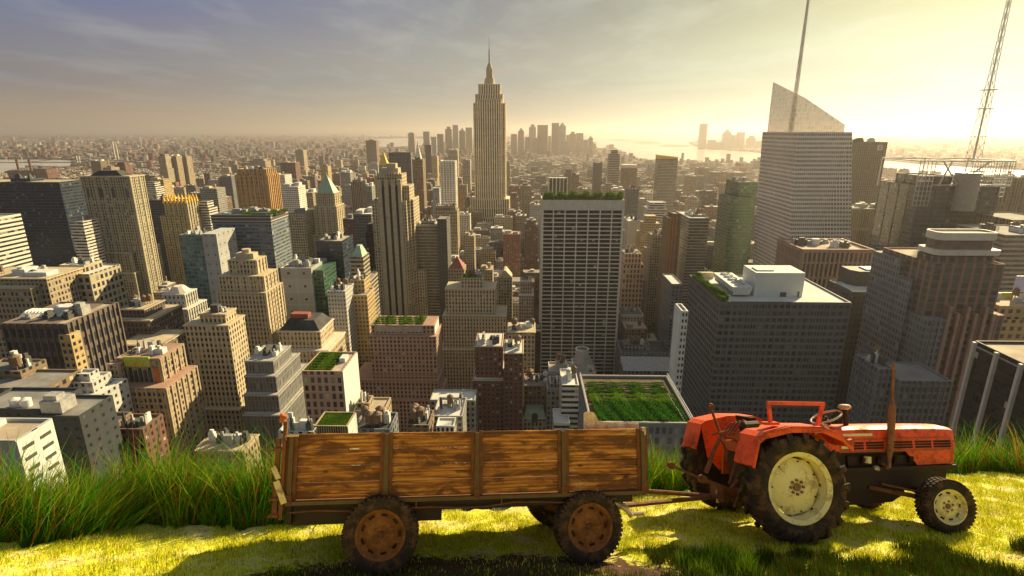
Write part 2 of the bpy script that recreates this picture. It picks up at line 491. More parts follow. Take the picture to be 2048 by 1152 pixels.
def sheet(name, pix, z, mat, label, cat):
    m = MB(); m.cap([tuple(at_z(px, py, z)[:2]) for px, py in pix][::-1], z)
    o = m.build(name, [mat]); tag(o, label, cat, kind='structure')
    me = o.data
    if me.polygons[0].normal.z < 0: me.flip_normals()
    return o
WATER = [
 [(-420, 326), (0, 319), (90, 319), (150, 321), (172, 324), (170, 328), (120, 338), (60, 337), (30, 345), (0, 352), (-420, 372)],
 [(150, 303), (200, 308), (245, 312), (240, 317), (165, 314)],
 [(745, 278), (820, 276), (900, 280), (880, 291), (815, 295), (755, 296), (700, 291), (760, 286)],
 [(700, 268.5), (800, 268), (905, 270), (905, 273), (760, 273)],
 [(1190, 300), (1225, 296), (1245, 306), (1262, 318), (1300, 322), (1360, 325), (1440, 326), (1520, 330), (1700, 343), (1790, 356), (1860, 365), (2000, 385), (2400, 440),
  (2400, 372), (2100, 344), (1850, 329), (1790, 323), (1640, 313), (1540, 307), (1480, 303), (1420, 298), (1392, 292), (1380, 287), (1395, 281), (1500, 277), (1540, 272), (1200, 269.2), (1165, 275), (1188, 286)],
]
def inside(px, py, P):
    r = False; j = len(P) - 1
    for i in range(len(P)):
        if (P[i][1] > py) != (P[j][1] > py) and px < (P[j][0] - P[i][0]) * (py - P[i][1]) / (P[j][1] - P[i][1]) + P[i][0]: r = not r
        j = i
    return r
WL = ['pale river bending past the eastern shore', 'thin reach of river beyond the bridge', 'tan river reach beyond the slabs', 'far bay glinting under the horizon', 'wide bright harbour and river beyond the towers']
for i, P in enumerate(WATER): sheet('water', P, 1.2, t.m, WL[i], 'water')
plain('island_land', (.16, .12, .08), .95, .4, .005)
for i, P in enumerate([[(1222, 280), (1235, 278), (1262, 279), (1277, 281), (1262, 282.5), (1228, 282)], [(1270, 284), (1285, 281.5), (1320, 283), (1323, 287), (1300, 288), (1272, 287)],
                       [(1316, 292), (1340, 289), (1372, 290), (1392, 292), (1370, 293.5), (1330, 293.5)]]):
    sheet('island', P, 3.0, MATS['island_land'], ['small island carrying the statue', 'larger flat island beside the statue island', 'long low spit by the far shore'][i], 'island')
# ------------------------------------------------------------------ buildings
FOOT = []                      # footprints (x0,x1,y0,y1,z) of the hand placed buildings
BINFO = []
def T(xl, xr, yt, Y, dep, z0=0):
    a = at_Y(xl, yt, Y); b = at_Y(xr, yt, Y)
    return (a.x, b.x, Y, Y + dep, (a.z + b.z) / 2, z0)
def up(t, dz, inx=0, iny=0):
    """a tier standing on top of tier t, set in at the sides"""
    return (t[0] + inx, t[1] - inx, t[2] + iny, t[3] - iny, t[4] + dz, t[4] - 1.2)

ROOFSET = ['roof_grey', 'roof_dark', 'roof_tan', 'roof_light', 'roof_tar']
def clutter(root, t, n, base, seed, mats=('unit_grey', 'unit_white', 'unit_dark'), tank=.3, big=1.0):
    r = random.Random(seed); x0, x1, y0, y1, z = t[:5]
    n0 = n - 5 if n > 5 else n
    for i in range(n):
        if i == n0: big *= .55; tank *= .4
        w = r.uniform(.10, .32) * (x1 - x0) * big; d_ = r.uniform(.14, .4) * (y1 - y0) * big; h = r.uniform(1.5, 5.5)
        cx = x0 + ((i + .5) / n0 if i < n0 else r.random()) * (x1 - x0) * .84 + .08 * (x1 - x0); cy = r.uniform(y0 + .25 * (y1 - y0), y1 - .3 * (y1 - y0))
        cx = min(max(cx, x0 + w / 2 + 1.2), x1 - w / 2 - 1.2); m = MB()
        zb = z - .95
        if r.random() < tank:
            rr = r.uniform(1.6, 2.6)
            for a, b in ((-1, -1), (1, -1), (1, 1), (-1, 1)):
                m.bx(cx + a * rr * .6 - .15, cx + a * rr * .6 + .15, cy + b * rr * .6 - .15, cy + b * rr * .6 + .15, zb, zb + 2.8)
            m.cyl(cx, cy, rr, zb + 2.8, zb + 6.6, 12); m.cyl(cx, cy, rr * 1.08, zb + 6.6, zb + 8.0, 12, .15)
            m.build('water_tank', ['wood_tank'], root, base)
        else:
            mt = r.choice(mats)
            m.box(cx - w / 2, cx + w / 2, cy - d_ / 2, cy + d_ / 2, zb, zb + h)
            if r.random() < .6: m.box(cx - w / 4, cx + w / 3, cy - d_ / 3, cy + d_ / 4, zb + h, zb + h + r.uniform(.8, 2.4))
            if r.random() < .5:
                m.cyl(cx, cy - d_ / 4, min(w, d_) * .22, zb + h, zb + h + 1.6, 10)
            m.build('rooftop_unit', [mt], root, base)

def ring(m, t, out, za, zb, mi=0):
    x0, x1, y0, y1 = t[0] - out, t[1] + out, t[2] - out, t[3] + out
    m.box(x0, x1, y0, y1, za, zb, mi=mi, bottom=True)

def B(name, label, tiers, mat, bay=3.6, flo=3.8, roof='roof_grey', n=2, piers=None, cornice=None, cmat=None, tank=.3, foot=True, rmat=None, group=None, big=1.0, para=True):
    x0 = min(t[0] for t in tiers); x1 = max(t[1] for t in tiers); y0 = min(t[2] for t in tiers); y1 = max(t[3] for t in tiers)
    base = ((x0 + x1) / 2, (y0 + y1) / 2, 0)
    root = empty(name, base); tag(root, label, 'building', group)
    wm = MB(); rm = MB(); cm = MB()
    for k, t in enumerate(tiers):
        a0, a1, b0, b1, z, z0 = t
        P = [(a0, b0), (a1, b0), (a1, b1), (a0, b1)]
        wm.walls(P, z0, z, bay, flo)
        e = .6
        if para:
            Q = [(a0 + e, b0 + e), (a1 - e, b0 + e), (a1 - e, b1 - e), (a0 + e, b1 - e)]
            for i in range(4):
                j = (i + 1) % 4
                wm.face([(*P[i], z), (*P[j], z), (*Q[j], z), (*Q[i], z)])
                wm.face([(*Q[i], z), (*Q[j], z), (*Q[j], z - 1.3), (*Q[i], z - 1.3)])
            rm = MB(); rm.box(a0 + e * .9, a1 - e * .9, b0 + e * .9, b1 - e * .9, z - 1.35, z - .95)
        else: rm = MB(); rm.box(a0 - .01, a1 + .01, b0 - .01, b1 + .01, z - .05, z + .12)
        rm.build('roof', [roof], root, base)
        if piers:
            step, pw, pd = piers
            for (u0, u1, fx, side) in ((a0, a1, b0, 'f'), (b0, b1, a0, 'l'), (b0, b1, a1, 'r')):
                cnt = max(1, round((u1 - u0) / step))
                for i in range(cnt + 1):
                    u = u0 + (u1 - u0) * i / cnt
                    u = min(max(u, u0 + pw / 2), u1 - pw / 2) + .003 * k
                    if side == 'f': wm.box(u - pw / 2, u + pw / 2, fx - pd, fx + .2, max(z0, 0) + .1, z - .25)
                    elif side == 'l': wm.box(fx - pd, fx + .2, u - pw / 2, u + pw / 2, max(z0, 0) + .1, z - .25)
                    else: wm.box(fx - .2, fx + pd, u - pw / 2, u + pw / 2, max(z0, 0) + .1, z - .25)
        if cornice:
            cm = MB(); ring(cm, t, cornice[0], z - cornice[1], z - .12); cm.build('cornice', [cmat or 'stone_tan'], root, base)
        FOOT.append((a0, a1, b0, b1, z))
    wm.build('wall', [mat], root, base)
    if n: clutter(root, max(tiers, key=lambda t: t[4]), n + 5, base, hash(label) % 1 + len(label) * 7 + len(tiers), tank=tank, big=big)
    xs = [proj((t[0] + t[1]) / 2 if 0 else (t[0] + t[1]) / 2, ) for t in ()]
    BINFO.append((root, tiers))
    root['_b'] = 0; del root['_b']
    return root, base

def part(root, base, name, m, mats, label=None, smooth=0):
    o = m.build(name, mats if isinstance(mats, list) else [mats], root, base, smooth=smooth)
    if label: o['label'] = label
    return o

# --- left edge of the view ---------------------------------------------------
B('office_tower', 'pale sunlit office block at the picture edge before the navy glass tower', [T(-170, -38, 440, 452, 38)], 'whiteband', n=0)
B('office_tower', 'navy dark glass tower with flat yellow edged roof', [T(-70, 118, 364, 690, 52), T(20, 60, 357, 706, 20)], 'darkglass', 3.0, 3.9, roof='roof_tan', n=3, tank=0)
t1 = T(160, 258, 352, 690, 27)
t1b = T(155, 262, 505, 684, 34)
r_, b_ = B('office_tower', 'tall gothic stone tower with arched top storeys and dark hipped roof', [t1, t1b, T(165, 268, 545, 678, 45)], 'gothic', 3.2, 3.7, roof='roof_dark', n=0, piers=(9.5, 1.3, .7), cornice=(.9, 1.6))
m = MB(); m.hip(t1[0] + 8, t1[1] - 10, t1[2] + 3, t1[3] - 3, t1[4] - 1, t1[4] + 6, .5); part(r_, b_, 'roof_hip', m, 'roof_tar')
m = MB()
for fx in (.12, .36, .6, .86):                        # arched top windows
    cx = t1[0] + fx * (t1[1] - t1[0])
    P = [(cx + 3 * math.cos(a), t1[4] - 18 + 3.4 * math.sin(a)) for a in np.linspace(0, math.pi, 9)]
    P = [(cx + 3, t1[4] - 27)] + P + [(cx - 3, t1[4] - 27)]
    m.extr([(p[0], p[1]) for p in P], t1[2] - .25, t1[2] + .1)
part(r_, b_, 'arched_window', m, 'unit_dark')
t2 = T(328, 372, 402, 770, 26)
r_, b_ = B('office_tower', 'brown tower crowned with golden spikes behind the gothic stone tower', [t2, T(321, 377, 432, 765, 38)], 'gothic', 3.4, 3.7, roof='roof_dark', n=0, piers=(6.2, 1.5, .9))
m = MB()
for i in range(7):
    x = t2[0] + (t2[1] - t2[0]) * i / 6
    for y in (t2[2], t2[3]): m.hip(x - 1.6, x + 1.6, y - 1.6, y + 1.6, t2[4] - 3, t2[4] + 8, .9)
for j in range(1, 4):
    y = t2[2] + (t2[3] - t2[2]) * j / 4
    for x in (t2[0], t2[1]): m.hip(x - 1.6, x + 1.6, y - 1.6, y + 1.6, t2[4] - 3, t2[4] + 8, .9)
part(r_, b_, 'crown_spike', m, 'gold')
B('office_tower', 'plain dark slab between the gothic tower and the spiked tower', [T(292, 330, 400, 840, 30)], 'darkgrid', n=1)
t3 = T(474, 531, 338, 1150, 46)
B('office_tower', 'orange striped tower standing clear above the low blocks', [t3, T(470, 534, 350, 1146, 54)], 'orange', 5, 8, roof='roof_tan', n=1, piers=(9, 2.4, 1.6))
# --- big dark slab with planted roof
t6 = T(422, 540, 430, 545, 41)
B('office_tower', 'wide slab with blue window bands and black top under a planted roof', [t6], 'blueband', 3.3, 3.6, roof='roof_tan', n=3, tank=0)
m = MB(); ring(m, t6, .35, t6[4] - 7.5, t6[4] - .3); o = m.build('top_band', ['unit_dark'], bpy.data.objects[-1] if 0 else BINFO[-1][0], (BINFO[-1][0].location[:]))
m = MB()
for k in range(2): ring(m, t6, .5, t6[4] - 3 - 3.4 * k, t6[4] - 2.4 - 3.4 * k)
m.build('trim_band', ['white_stone'], BINFO[-1][0], BINFO[-1][0].location[:])
# --- teal glass and blank grey
t7 = T(357, 402, 470, 498, 30)
r_, b_ = B('office_tower', 'teal glass tower joined to a blank grey shaft', [t7], 'teal', 3.2, 4.0, roof='roof_grey', n=1, tank=0)
t7b = T(402.5, 432, 468, 494, 34); m = MB(); m.box(t7b[0], t7b[1], t7b[2], t7b[3], 0, t7b[4], 9, 9)
part(r_, b_, 'stair_shaft', m, 'blankgrey'); FOOT.append(t7b[:5])
# --- ornate deco tower
t8 = T(456, 512, 520, 402, 16); t8a = T(436, 526, 552, 396, 24); t8b = T(433, 530, 585, 392, 30)
r_, b_ = B('office_tower', 'beige deco tower with stepped crown and long piers', [t8, t8a, t8b, T(500, 560, 690, 398, 36), T(520, 590, 748, 394, 46)], 'deco', 2.7, 3.6, roof='roof_grey', n=0, piers=(5.4, .9, .6), cornice=(.35, .9))
m = MB(); x = (t8[0] + t8[1]) / 2; m.box(x - 7, x + 7, 406, 414, t8[4] - 1, t8[4] + 4); m.cyl(x, 410, 3.2, t8[4] + 4, t8[4] + 7, 12); part(r_, b_, 'penthouse', m, 'stone_tan')
# --- grey blank tower with green glass flank
t9 = T(560, 622, 536, 468, 40)
r_, b_ = B('office_tower', 'blank pale grey wall tower with a green glass flank', [t9], 'blankgrey', 12, 12, roof='roof_grey', n=2, tank=0)
m = MB(); m.box(t9[1] + .02, t9[1] + 9, t9[2] + 4, t9[3] - 1, 0, t9[4] - 3, 2.6, 3.6); part(r_, b_, 'glass_wing', m, 'greenglass')
B('office_tower', 'short black glass tower in front of the green pyramid roof', [T(631, 684, 482, 512, 34)], 'darkglass', 3, 3.8, roof='roof_tan', n=1, tank=0)
# --- green pyramid tower
t11 = T(631, 668, 386, 780, 26)
r_, b_ = B('office_tower', 'slim stone tower with pale green pyramid roof', [t11, T(628, 672, 412, 776, 34), T(625, 676, 470, 772, 42)], 'deco', 2.9, 3.7, roof='roof_grey', n=0, cornice=(.6, 1.2), piers=(8.5, 1.4, .7))
m = MB(); m.hip(t11[0] + 1, t11[1] - 1, t11[2] + 1, t11[3] - 1, t11[4] - 1, at_Y(650, 356, 790).z, .8)
x = (t11[0] + t11[1]) / 2; m.cyl(x, 793, 2.6, at_Y(650, 357, 790).z, at_Y(650, 345, 790).z, 8, .3); part(r_, b_, 'pyramid_roof', m, 'copper')
# --- 500 fifth avenue like
s = T(753, 803, 348, 620, 26)
wl = T(743, 812, 402, 616, 36)
s2 = T(768, 818, 371, 623, 28)
s3 = T(748, 826, 398.5, 628, 36)
s4 = T(746, 852, 540, 632, 40)
r_, b_ = B('skyscraper', 'slender beige setback skyscraper with three dark vertical stripes', [s, s2, wl, s3, s4], 'deco', 2.9, 3.75, roof='roof_tan', n=0)
m = MB()
for cx in (766.5, 780, 793.5):
    a = at_Y(cx - 1.9, 372, 616); b = at_Y(cx + 1.9, 372, 616)
    P = [(a.x, 20), (b.x, 20), (b.x, a.z - 2), ((a.x + b.x) / 2, a.z + 1), (a.x, a.z - 2)]
    m.extr(P, 613.9, 616.5)
part(r_, b_, 'window_strip', m, 'blackbox')
m = MB(); ex = [at_Y(c, 372, 616).x for c in (755, 764, 769, 777.6, 782.6, 791, 796, 803)]
for i in range(0, 8, 2): m.box(ex[i], ex[i + 1], 613.2, 616.4, 20, s[4] - 6 + .1 * i)
part(r_, b_, 'pilaster', m, 'stone_tan')
m = MB(); x0, x1 = s[0], s[1]
m.box(x0 + 3, x1 - 5, 626, 640, s[4] - 1, s[4] + 6, 2, 3); m.box(x0 + 10, x1 - 8, 628, 638, s[4] + 6, s[4] + 11)
for i in range(9): m.box(x0 + i * (x1 - x0) / 9 + .5, x0 + (i + .45) * (x1 - x0) / 9 + .5, 619.6, 621, s[4] - 4, s[4] + 1.6)
part(r_, b_, 'crown', m, 'stone_tan')
# --- gold pyramid, clock tower, dark slabs behind it
g1 = T(757, 775, 330, 1830, 30)
r_, b_ = B('office_tower', 'distant tower topped by a bright gold pyramid', [g1, T(748, 786, 352, 1820, 60)], 'beige', n=0)
m = MB(); m.hip(g1[0], g1[1], g1[2], g1[3], g1[4] - 1, at_Y(765, 303, 1845).z, 1); part(r_, b_, 'pyramid_roof', m, 'gold')
g2 = T(829, 842, 318, 2080, 24)
r_, b_ = B('office_tower', 'white clock tower with steep pointed roof', [g2], 'white', n=0)
m = MB(); m.hip(g2[0], g2[1], g2[2], g2[3], g2[4], at_Y(835, 292, 2092).z, .8); m.cyl((g2[0] + g2[1]) / 2, 2092, 4, at_Y(835, 294, 2092).z, at_Y(835, 282, 2092).z, 8, .6); part(r_, b_, 'spire', m, 'white_stone')
B('office_tower', 'wide dark brown slab behind the three stripe skyscraper', [T(777, 821, 305, 1500, 36)], 'darkgrid', n=0)
B('office_tower', 'narrow brown tower beside the clock tower', [T(824, 845, 319, 1420, 40)], 'brown', n=1)
B('office_tower', 'thin near black tower beyond the clock tower', [T(850, 862, 290, 2500, 30)], 'darkpunch', n=0)
t18 = T(880, 909, 322, 1060, 30)
B('office_tower', 'white hotel tower with crenellated top and wide stone base', [t18], 'lattice', 3.6, 4.2, roof='roof_light', n=0, piers=(5.6, 1.6, .9))
B('office_tower', 'brown colonnaded block at the foot of the white hotel tower', [T(868, 914, 420, 985, 34), T(871, 911, 412, 993, 22)], 'tan', 3, 6, n=1)
B('office_tower', 'plain cream slab leaning against the white hotel tower', [T(865, 878, 376, 1080, 22)], 'blankgrey', 20, 20, roof='roof_light', n=0)
B('office_tower', 'curved look office block with tan floor bands', [T(829, 884, 450, 640, 34), T(842, 868, 441, 648, 14)], 'horizband', 3.5, 3.7, roof='roof_light', n=2)
B('office_tower', 'dark brown windowless shaft beside the tan banded block', [T(874, 893, 438, 632, 30)], 'darkpunch', 3.5, 3.7, n=0)
B('office_tower', 'orange brown tower behind the white hotel tower', [T(914, 929, 378, 1230, 26)], 'orange', n=0)

# --- empire state like
E1 = T(947, 1010, 206, 1275, 44)
E2 = T(951, 1005, 188, 1281, 34); E3 = T(957, 1000, 168, 1286, 24)
tiers = [E1, T(955, 1002, 198, 1270, 30), E2, E3, T(941, 1018, 398, 1266, 62), T(937, 1023, 416, 1262, 72), T(930, 1030, 436, 1256, 84)]
r_, b_ = B('skyscraper', 'huge art deco skyscraper with tapering mast, tallest in the view', tiers, 'esb', bay=5.2, roof='roof_tan', n=0, piers=(5.2, 1.9, 1.0), cornice=(.25, 1.0), cmat='white_stone')
m = MB(); cx = (E3[0] + E3[1]) / 2; cy = (E3[2] + E3[3]) / 2
def zz(y): return at_Y(979, y, cy).z
m.cyl(cx, cy, 12, E3[4] - 1, zz(157), 16, 10.5); m.cyl(cx, cy, 7.5, zz(157), zz(136), 16, 6.5)
for a in range(4):
    q = a * math.pi / 2 + .78; m.box(cx + 7.5 * math.cos(q) - 1.6, cx + 7.5 * math.cos(q) + 1.6, cy + 7.5 * math.sin(q) - 1.6, cy + 7.5 * math.sin(q) + 1.6, zz(158), zz(139))
m.cyl(cx, cy, 6.6, zz(136), zz(125), 16, 2.5); part(r_, b_, 'mast', m, 'stone_tan', smooth=30)
m = MB(); m.cyl(cx, cy, 1.7, zz(125.5), zz(100), 8, 1.3); m.cyl(cx, cy, 1.0, zz(100), zz(72), 8, .4)
for k in range(5): m.cyl(cx, cy, 2.3, zz(121 - 5 * k), zz(120 - 5 * k), 8)
part(r_, b_, 'antenna', m, 'steel')

# --- white grid slab
GX = T(1084, 1249, 400, 562, 38)
x0, x1, y0, y1, z, _ = GX
root = empty('skyscraper', ((x0 + x1) / 2, (y0 + y1) / 2, 0)); bs = root.location[:]
tag(root, 'broad white slab with seven columns of black windows under a hedge', 'building')
m = MB(); m.box(x0 + .9, x1 - .9, y0 + .9, y1 - .9, 0, z - 9, 3.0, 4.02); part(root, bs, 'glazing', m, 'blackbox')
m = MB(); nf = 42; fh = (z - 10) / nf
ncol = 7
for i in range(ncol + 1):
    u = x0 + (x1 - x0) * i / ncol; w2 = .55 if 0 < i < ncol else .9
    u = min(max(u, x0 + w2), x1 - w2); m.box(u - w2, u + w2, y0 - .15, y0 + 1.2, 0, z - 9.2); m.box(u - w2, u + w2, y1 - 1.2, y1 + .15, 0, z - 9.2)
for i in range(3):
    v = y0 + (y1 - y0) * i / 2; v = min(max(v, y0 + .92), y1 - .92)
    for xx in (x0, x1): m.box(xx - .55, xx + .55, v - .8, v + .8, 0, z - 9.25)
for k in range(1, nf + 1):
    h = k * fh; ring(m, (x0, x1, y0, y1), .02, h - .5, h + .5)
part(root, bs, 'facade_grid', m, 'grid_frame')
m = MB(); m.walls([(x0 - .3, y0 - .3), (x1 + .3, y0 - .3), (x1 + .3, y1 + .3), (x0 - .3, y1 + .3)], z - 9.4, z, 0)
P = [(x0 - .3, y0 - .3), (x1 + .3, y0 - .3), (x1 + .3, y1 + .3), (x0 - .3, y1 + .3)]; Q = [(x0 + .6, y0 + .6), (x1 - .6, y0 + .6), (x1 - .6, y1 - .6), (x0 + .6, y1 - .6)]
for i in range(4):
    j = (i + 1) % 4; m.face([(*P[i], z), (*P[j], z), (*Q[j], z), (*Q[i], z)]); m.face([(*Q[i], z), (*Q[j], z), (*Q[j], z - 2), (*Q[i], z - 2)])
part(root, bs, 'parapet', m, 'white_stone')
m = MB()
for i in range(1, 7):                       # fine joints in the blank top storey
    u = x0 + (x1 - x0) * i / 7; m.box(u - .08, u + .08, y0 - .36, y0 - .28, z - 9, z - .4)
part(root, bs, 'panel_joint', m, 'unit_grey')
m = MB(); m.box(x0 + .5, x1 - .5, y0 + .5, y1 - .5, z - 2.4, z - 1.6); part(root, bs, 'roof', m, 'roof_light')
FOOT.append((x0, x1, y0, y1, z))
BINFO.append((root, [GX]))

# --- centre and right middle distance
def fins(t_, name='fin', step=5.0, w=1.4, d=1.0, mat='white_stone'):
    m = MB(); nn = round((t_[1] - t_[0]) / step)
    for i in range(nn + 1):
        u = t_[0] + (t_[1] - t_[0]) * i / nn; m.box(u - w / 2, u + w / 2, t_[2] - d, t_[2] + .1, 0, t_[4] + .2)
    nn = round((t_[3] - t_[2]) / step)
    for i in range(1, nn + 1):
        u = t_[2] + (t_[3] - t_[2]) * i / nn
        for xx in (t_[0] - d, t_[1] - .1): m.box(xx, xx + d + .1, u - w / 2, u + w / 2, 0, t_[4] + .2)
    part(BINFO[-1][0], BINFO[-1][0].location[:], name, m, mat)
tf = T(1098, 1135, 356, 1290, 34); B('office_tower', 'black slab with white upright fins behind the hedge roof', [tf], 'blackbox', n=0, roof='roof_light'); fins(tf, step=8, w=2.2)
B('office_tower', 'dark red brown slab behind the hedge roof', [T(1143, 1158, 350, 1450, 30)], 'brown', n=1)
B('office_tower', 'brown ribbed tower against the harbour water', [T(1219, 1240, 308, 1650, 34), T(1223, 1236, 300, 1655, 18)], 'horizband', 4, 5, n=0)
B('office_tower', 'narrow dark tower in front of the harbour headland', [T(1188, 1205, 326, 1720, 26)], 'darkpunch', n=1)
B('office_tower', 'brown block with wide white top band', [T(1246, 1275, 330, 1640, 34)], 'brown', n=0, roof='roof_light')
m = MB(); ring(m, BINFO[-1][1][0], .5, BINFO[-1][1][0][4] - 9, BINFO[-1][1][0][4] + .3); part(BINFO[-1][0], BINFO[-1][0].location[:], 'top_band', m, 'white_stone')
t25 = T(1318, 1356, 318, 1480, 40)
r_, b_ = B('office_tower', 'tall apartment tower with slanting golden crown', [t25], 'horizband', 4, 3.9, n=0)
m = MB(); P = [(t25[0], t25[2]), (t25[1], t25[2]), (t25[1], t25[3]), (t25[0], t25[3])]; hh = [t25[4] + 10, t25[4] + 5, t25[4] + 5, t25[4] + 10]
m.walls(P, t25[4] - 3, hh, 0); m.cap(P, hh); part(r_, b_, 'crown', m, 'gold')
B('office_tower', 'dark slab below the brown block with white top band', [T(1257, 1278, 378, 1020, 30)], 'darkgrid', n=1)
B('office_tower', 'white banded office block with set back top', [T(1300, 1333, 405, 900, 24), T(1297, 1334, 418, 893, 40)], 'whiteband', 4, 3.8, roof='roof_light', n=0)
B('office_tower', 'low block with bright white roof beside the hedge roofed slab', [T(1256, 1284, 442, 880, 50)], 'greylight', roof='roof_light', n=1)
z1_ = T(1292, 1313, 432, 800, 16)
B('office_tower', 'golden brown ziggurat tower rising in many steps', [z1_, T(1287, 1320, 447, 796, 26), T(1282, 1325, 468, 792, 34), T(1276, 1330, 500, 788, 44)], 'ochre', 2.9, 3.6, roof='roof_tan', n=0, cornice=(.4, .8))
B('office_tower', 'grey brown stepped block right of the golden ziggurat', [T(1306, 1336, 472, 690, 30), T(1300, 1338, 505, 686, 40)], 'tan', 2.9, 3.6, n=2)
B('office_tower', 'pinkish stone block with tall paired windows beside the white grid', [T(1250, 1283, 508, 640, 30), T(1246, 1288, 530, 636, 38)], 'brickpink', 4, 6, n=1)
B('office_tower', 'narrow dark tower with orange uprights', [T(1338, 1356, 436, 600, 24), T(1347, 1362, 427, 606, 20)], 'brown', 3, 3.8, n=0, piers=(4.5, 1.6, .7))
m = MB(); tt = BINFO[-1][1][0]
for i in range(3): u = tt[0] + (tt[1] - tt[0]) * (i + .3) / 3; m.box(u, u + 1.2, tt[2] - 1.1, tt[2] - .2, 0, tt[4])
part(BINFO[-1][0], BINFO[-1][0].location[:], 'upright', m, 'orange_paint')
B('office_tower', 'tan glass tower wrapped in thin floor lines', [T(1379, 1419, 436, 640, 60), T(1384, 1412, 430, 655, 30)], 'horizband', 3.4, 3.6, roof='roof_light', n=3)
B('office_tower', 'green glass tower with lower front shoulder', [T(1463, 1508, 395, 700, 46), T(1478, 1516, 364, 716, 46)], 'greenglass', 3.2, 4.0, roof='roof_grey', n=1, tank=0)
B('office_tower', 'dim grey office block in front of the tan glass tower foot', [T(1344, 1366, 568, 520, 40)], 'slate', roof='roof_light', n=0)
# --- crystal tower, right of centre
def quad_px(L, y, Y0, Y1): 
    a = at_Y(L[0], y, Y0); b = at_Y(L[1], y, Y0)
    return a, b
a0, b0 = quad_px((1573, 1700), 540, 575, 0); a1, b1 = quad_px((1600, 1707), 264, 575, 0)
def ext(pb, pt, z): k = (z - pb.z) / (pt.z - pb.z); return pb.x + (pt.x - pb.x) * k
D_ = 92
zt = a1.z
base_poly = [(ext(a0, a1, 0), 572), (ext(b0, b1, 0), 572), (ext(b0, b1, 0), 575 + D_), (ext(a0, a1, 0) + 2, 575 + D_)]
top_poly = [(a1.x, 577), (b1.x, 577), (b1.x - 2, 575 + D_ - 6), (a1.x, 575 + D_ - 2)]
root = empty('skyscraper', ((base_poly[0][0] + base_poly[1][0]) / 2, 620, 0)); bs = root.location[:]
tag(root, 'pale faceted glass skyscraper with white floor bands and needle spire', 'building')
m = MB(); m.walls(base_poly, 0, zt, 3.0, 4.3, poly2=top_poly); m.cap(top_poly, zt); part(root, bs, 'wall', m, 'lattice')
m = MB()
tp2 = [(top_poly[0][0] + 3, 580), (top_poly[0][0] + 46, 580), (top_poly[0][0] + 40, 655), (top_poly[0][0] + 1, 655)]
hz_ = [at_Y(1590, 196, 580).z, at_Y(1690, 262, 580).z + 6, at_Y(1650, 250, 655).z, at_Y(1545, 164, 655).z]
m.walls(tp2, zt, hz_, 3, 4.2, poly2=tp2); m.cap(tp2, hz_); part(root, bs, 'glass_crown', m, 'screen')
m = MB(); sx, sy = tp2[0][0] + 12, 628
zs = at_Y(1605, 0, sy).z
for k in range(14):
    za = zt + (445 - zt) * k / 14; zb = zt + (445 - zt) * (k + 1) / 14; ra = 2.3 * (1 - k / 15) + .2; rb = 2.3 * (1 - (k + 1) / 15) + .2
    for q in range(4):
        A = (sx + ra * math.cos(q * 1.5708), sy + ra * math.sin(q * 1.5708), za); Bq = (sx + rb * math.cos(q * 1.5708), sy + rb * math.sin(q * 1.5708), zb)
        C_ = (sx + rb * math.cos((q + 1) * 1.5708), sy + rb * math.sin((q + 1) * 1.5708), zb)
        m.bar(A, Bq, .5, .5); m.bar(A, C_, .3, .3)
m.cyl(sx, sy, .8, zt, 444, 6, .25); part(root, bs, 'spire', m, 'steel_light')
FOOT.append((base_poly[0][0], base_poly[1][0], 572, 667, zt)); BINFO.append((root, [(base_poly[0][0], base_poly[1][0], 572, 667, zt, 0)]))

t31 = T(1706, 1776, 284, 860, 30)
r_, b_ = B('office_tower', 'flat topped dark slab with small pale emblem near its roof', [t31], 'stripev_dark', 3.0, 3.9, roof='roof_dark', n=2, tank=0)
m = MB(); ex = t31[1] - 10; ez = t31[4] - 8                       # the pale emblem
for (u0, u1, w0, w1) in ((-4, -2.6, -3.6, 3.6), (-2.6, 2.4, 2.4, 3.6), (-2.6, 2.4, -.6, .6), (-2.6, 2.4, -3.6, -2.4), (2.4, 3.6, .4, 3.0), (2.4, 3.6, -3.0, -.4)):
    m.box(ex + u0, ex + u1, t31[2] - .5, t31[2] - .02, ez + w0, ez + w1, bottom=True)
part(r_, b_, 'emblem', m, 'white_stone')
t32 = T(1738, 1793, 374, 900, 30)
B('office_tower', 'orange brown stone tower stepping out over the striped slab', [t32, T(1728, 1797, 392, 894, 44)], 'ochre', 5, 6.5, roof='roof_tan', n=2, piers=(7.5, 1.8, 1.0), cornice=(.5, 1.0))
t33 = T(1702, 1797, 418, 640, 40)
B('office_tower', 'brown slab of fine vertical stripes behind the low colonnaded block', [t33], 'stripev_dark', 2.2, 30, roof='roof_dark', n=3, tank=0, piers=(2.6, .5, .5))
t34 = T(1607, 1746, 499, 432, 44)
r_, b_ = B('office_tower', 'square block with pink stone piers and cluttered open roof', [t34], 'twotier', 3.7, 12.2, roof='roof_tan', n=6, tank=0, piers=(3.7, 1.1, .9), big=.6)
m = MB(); ring(m, t34, 1.05, t34[4] - 2.6, t34[4] + .2); m2 = MB(); m2.box(t34[0] + .5, t34[1] - .5, t34[2] + .5, t34[3] - .5, t34[4] + .21, t34[4] + .25)
ro_ = MB(); Q = [(t34[0] - 1.05, t34[2] - 1.05), (t34[1] + 1.05, t34[2] - 1.05), (t34[1] + 1.05, t34[3] + 1.05), (t34[0] - 1.05, t34[3] + 1.05)]
m = MB(); m.walls(Q, t34[4] - 2.6, t34[4] + .3); Q2 = [(t34[0] + .7, t34[2] + .7), (t34[1] - .7, t34[2] + .7), (t34[1] - .7, t34[3] - .7), (t34[0] + .7, t34[3] - .7)]
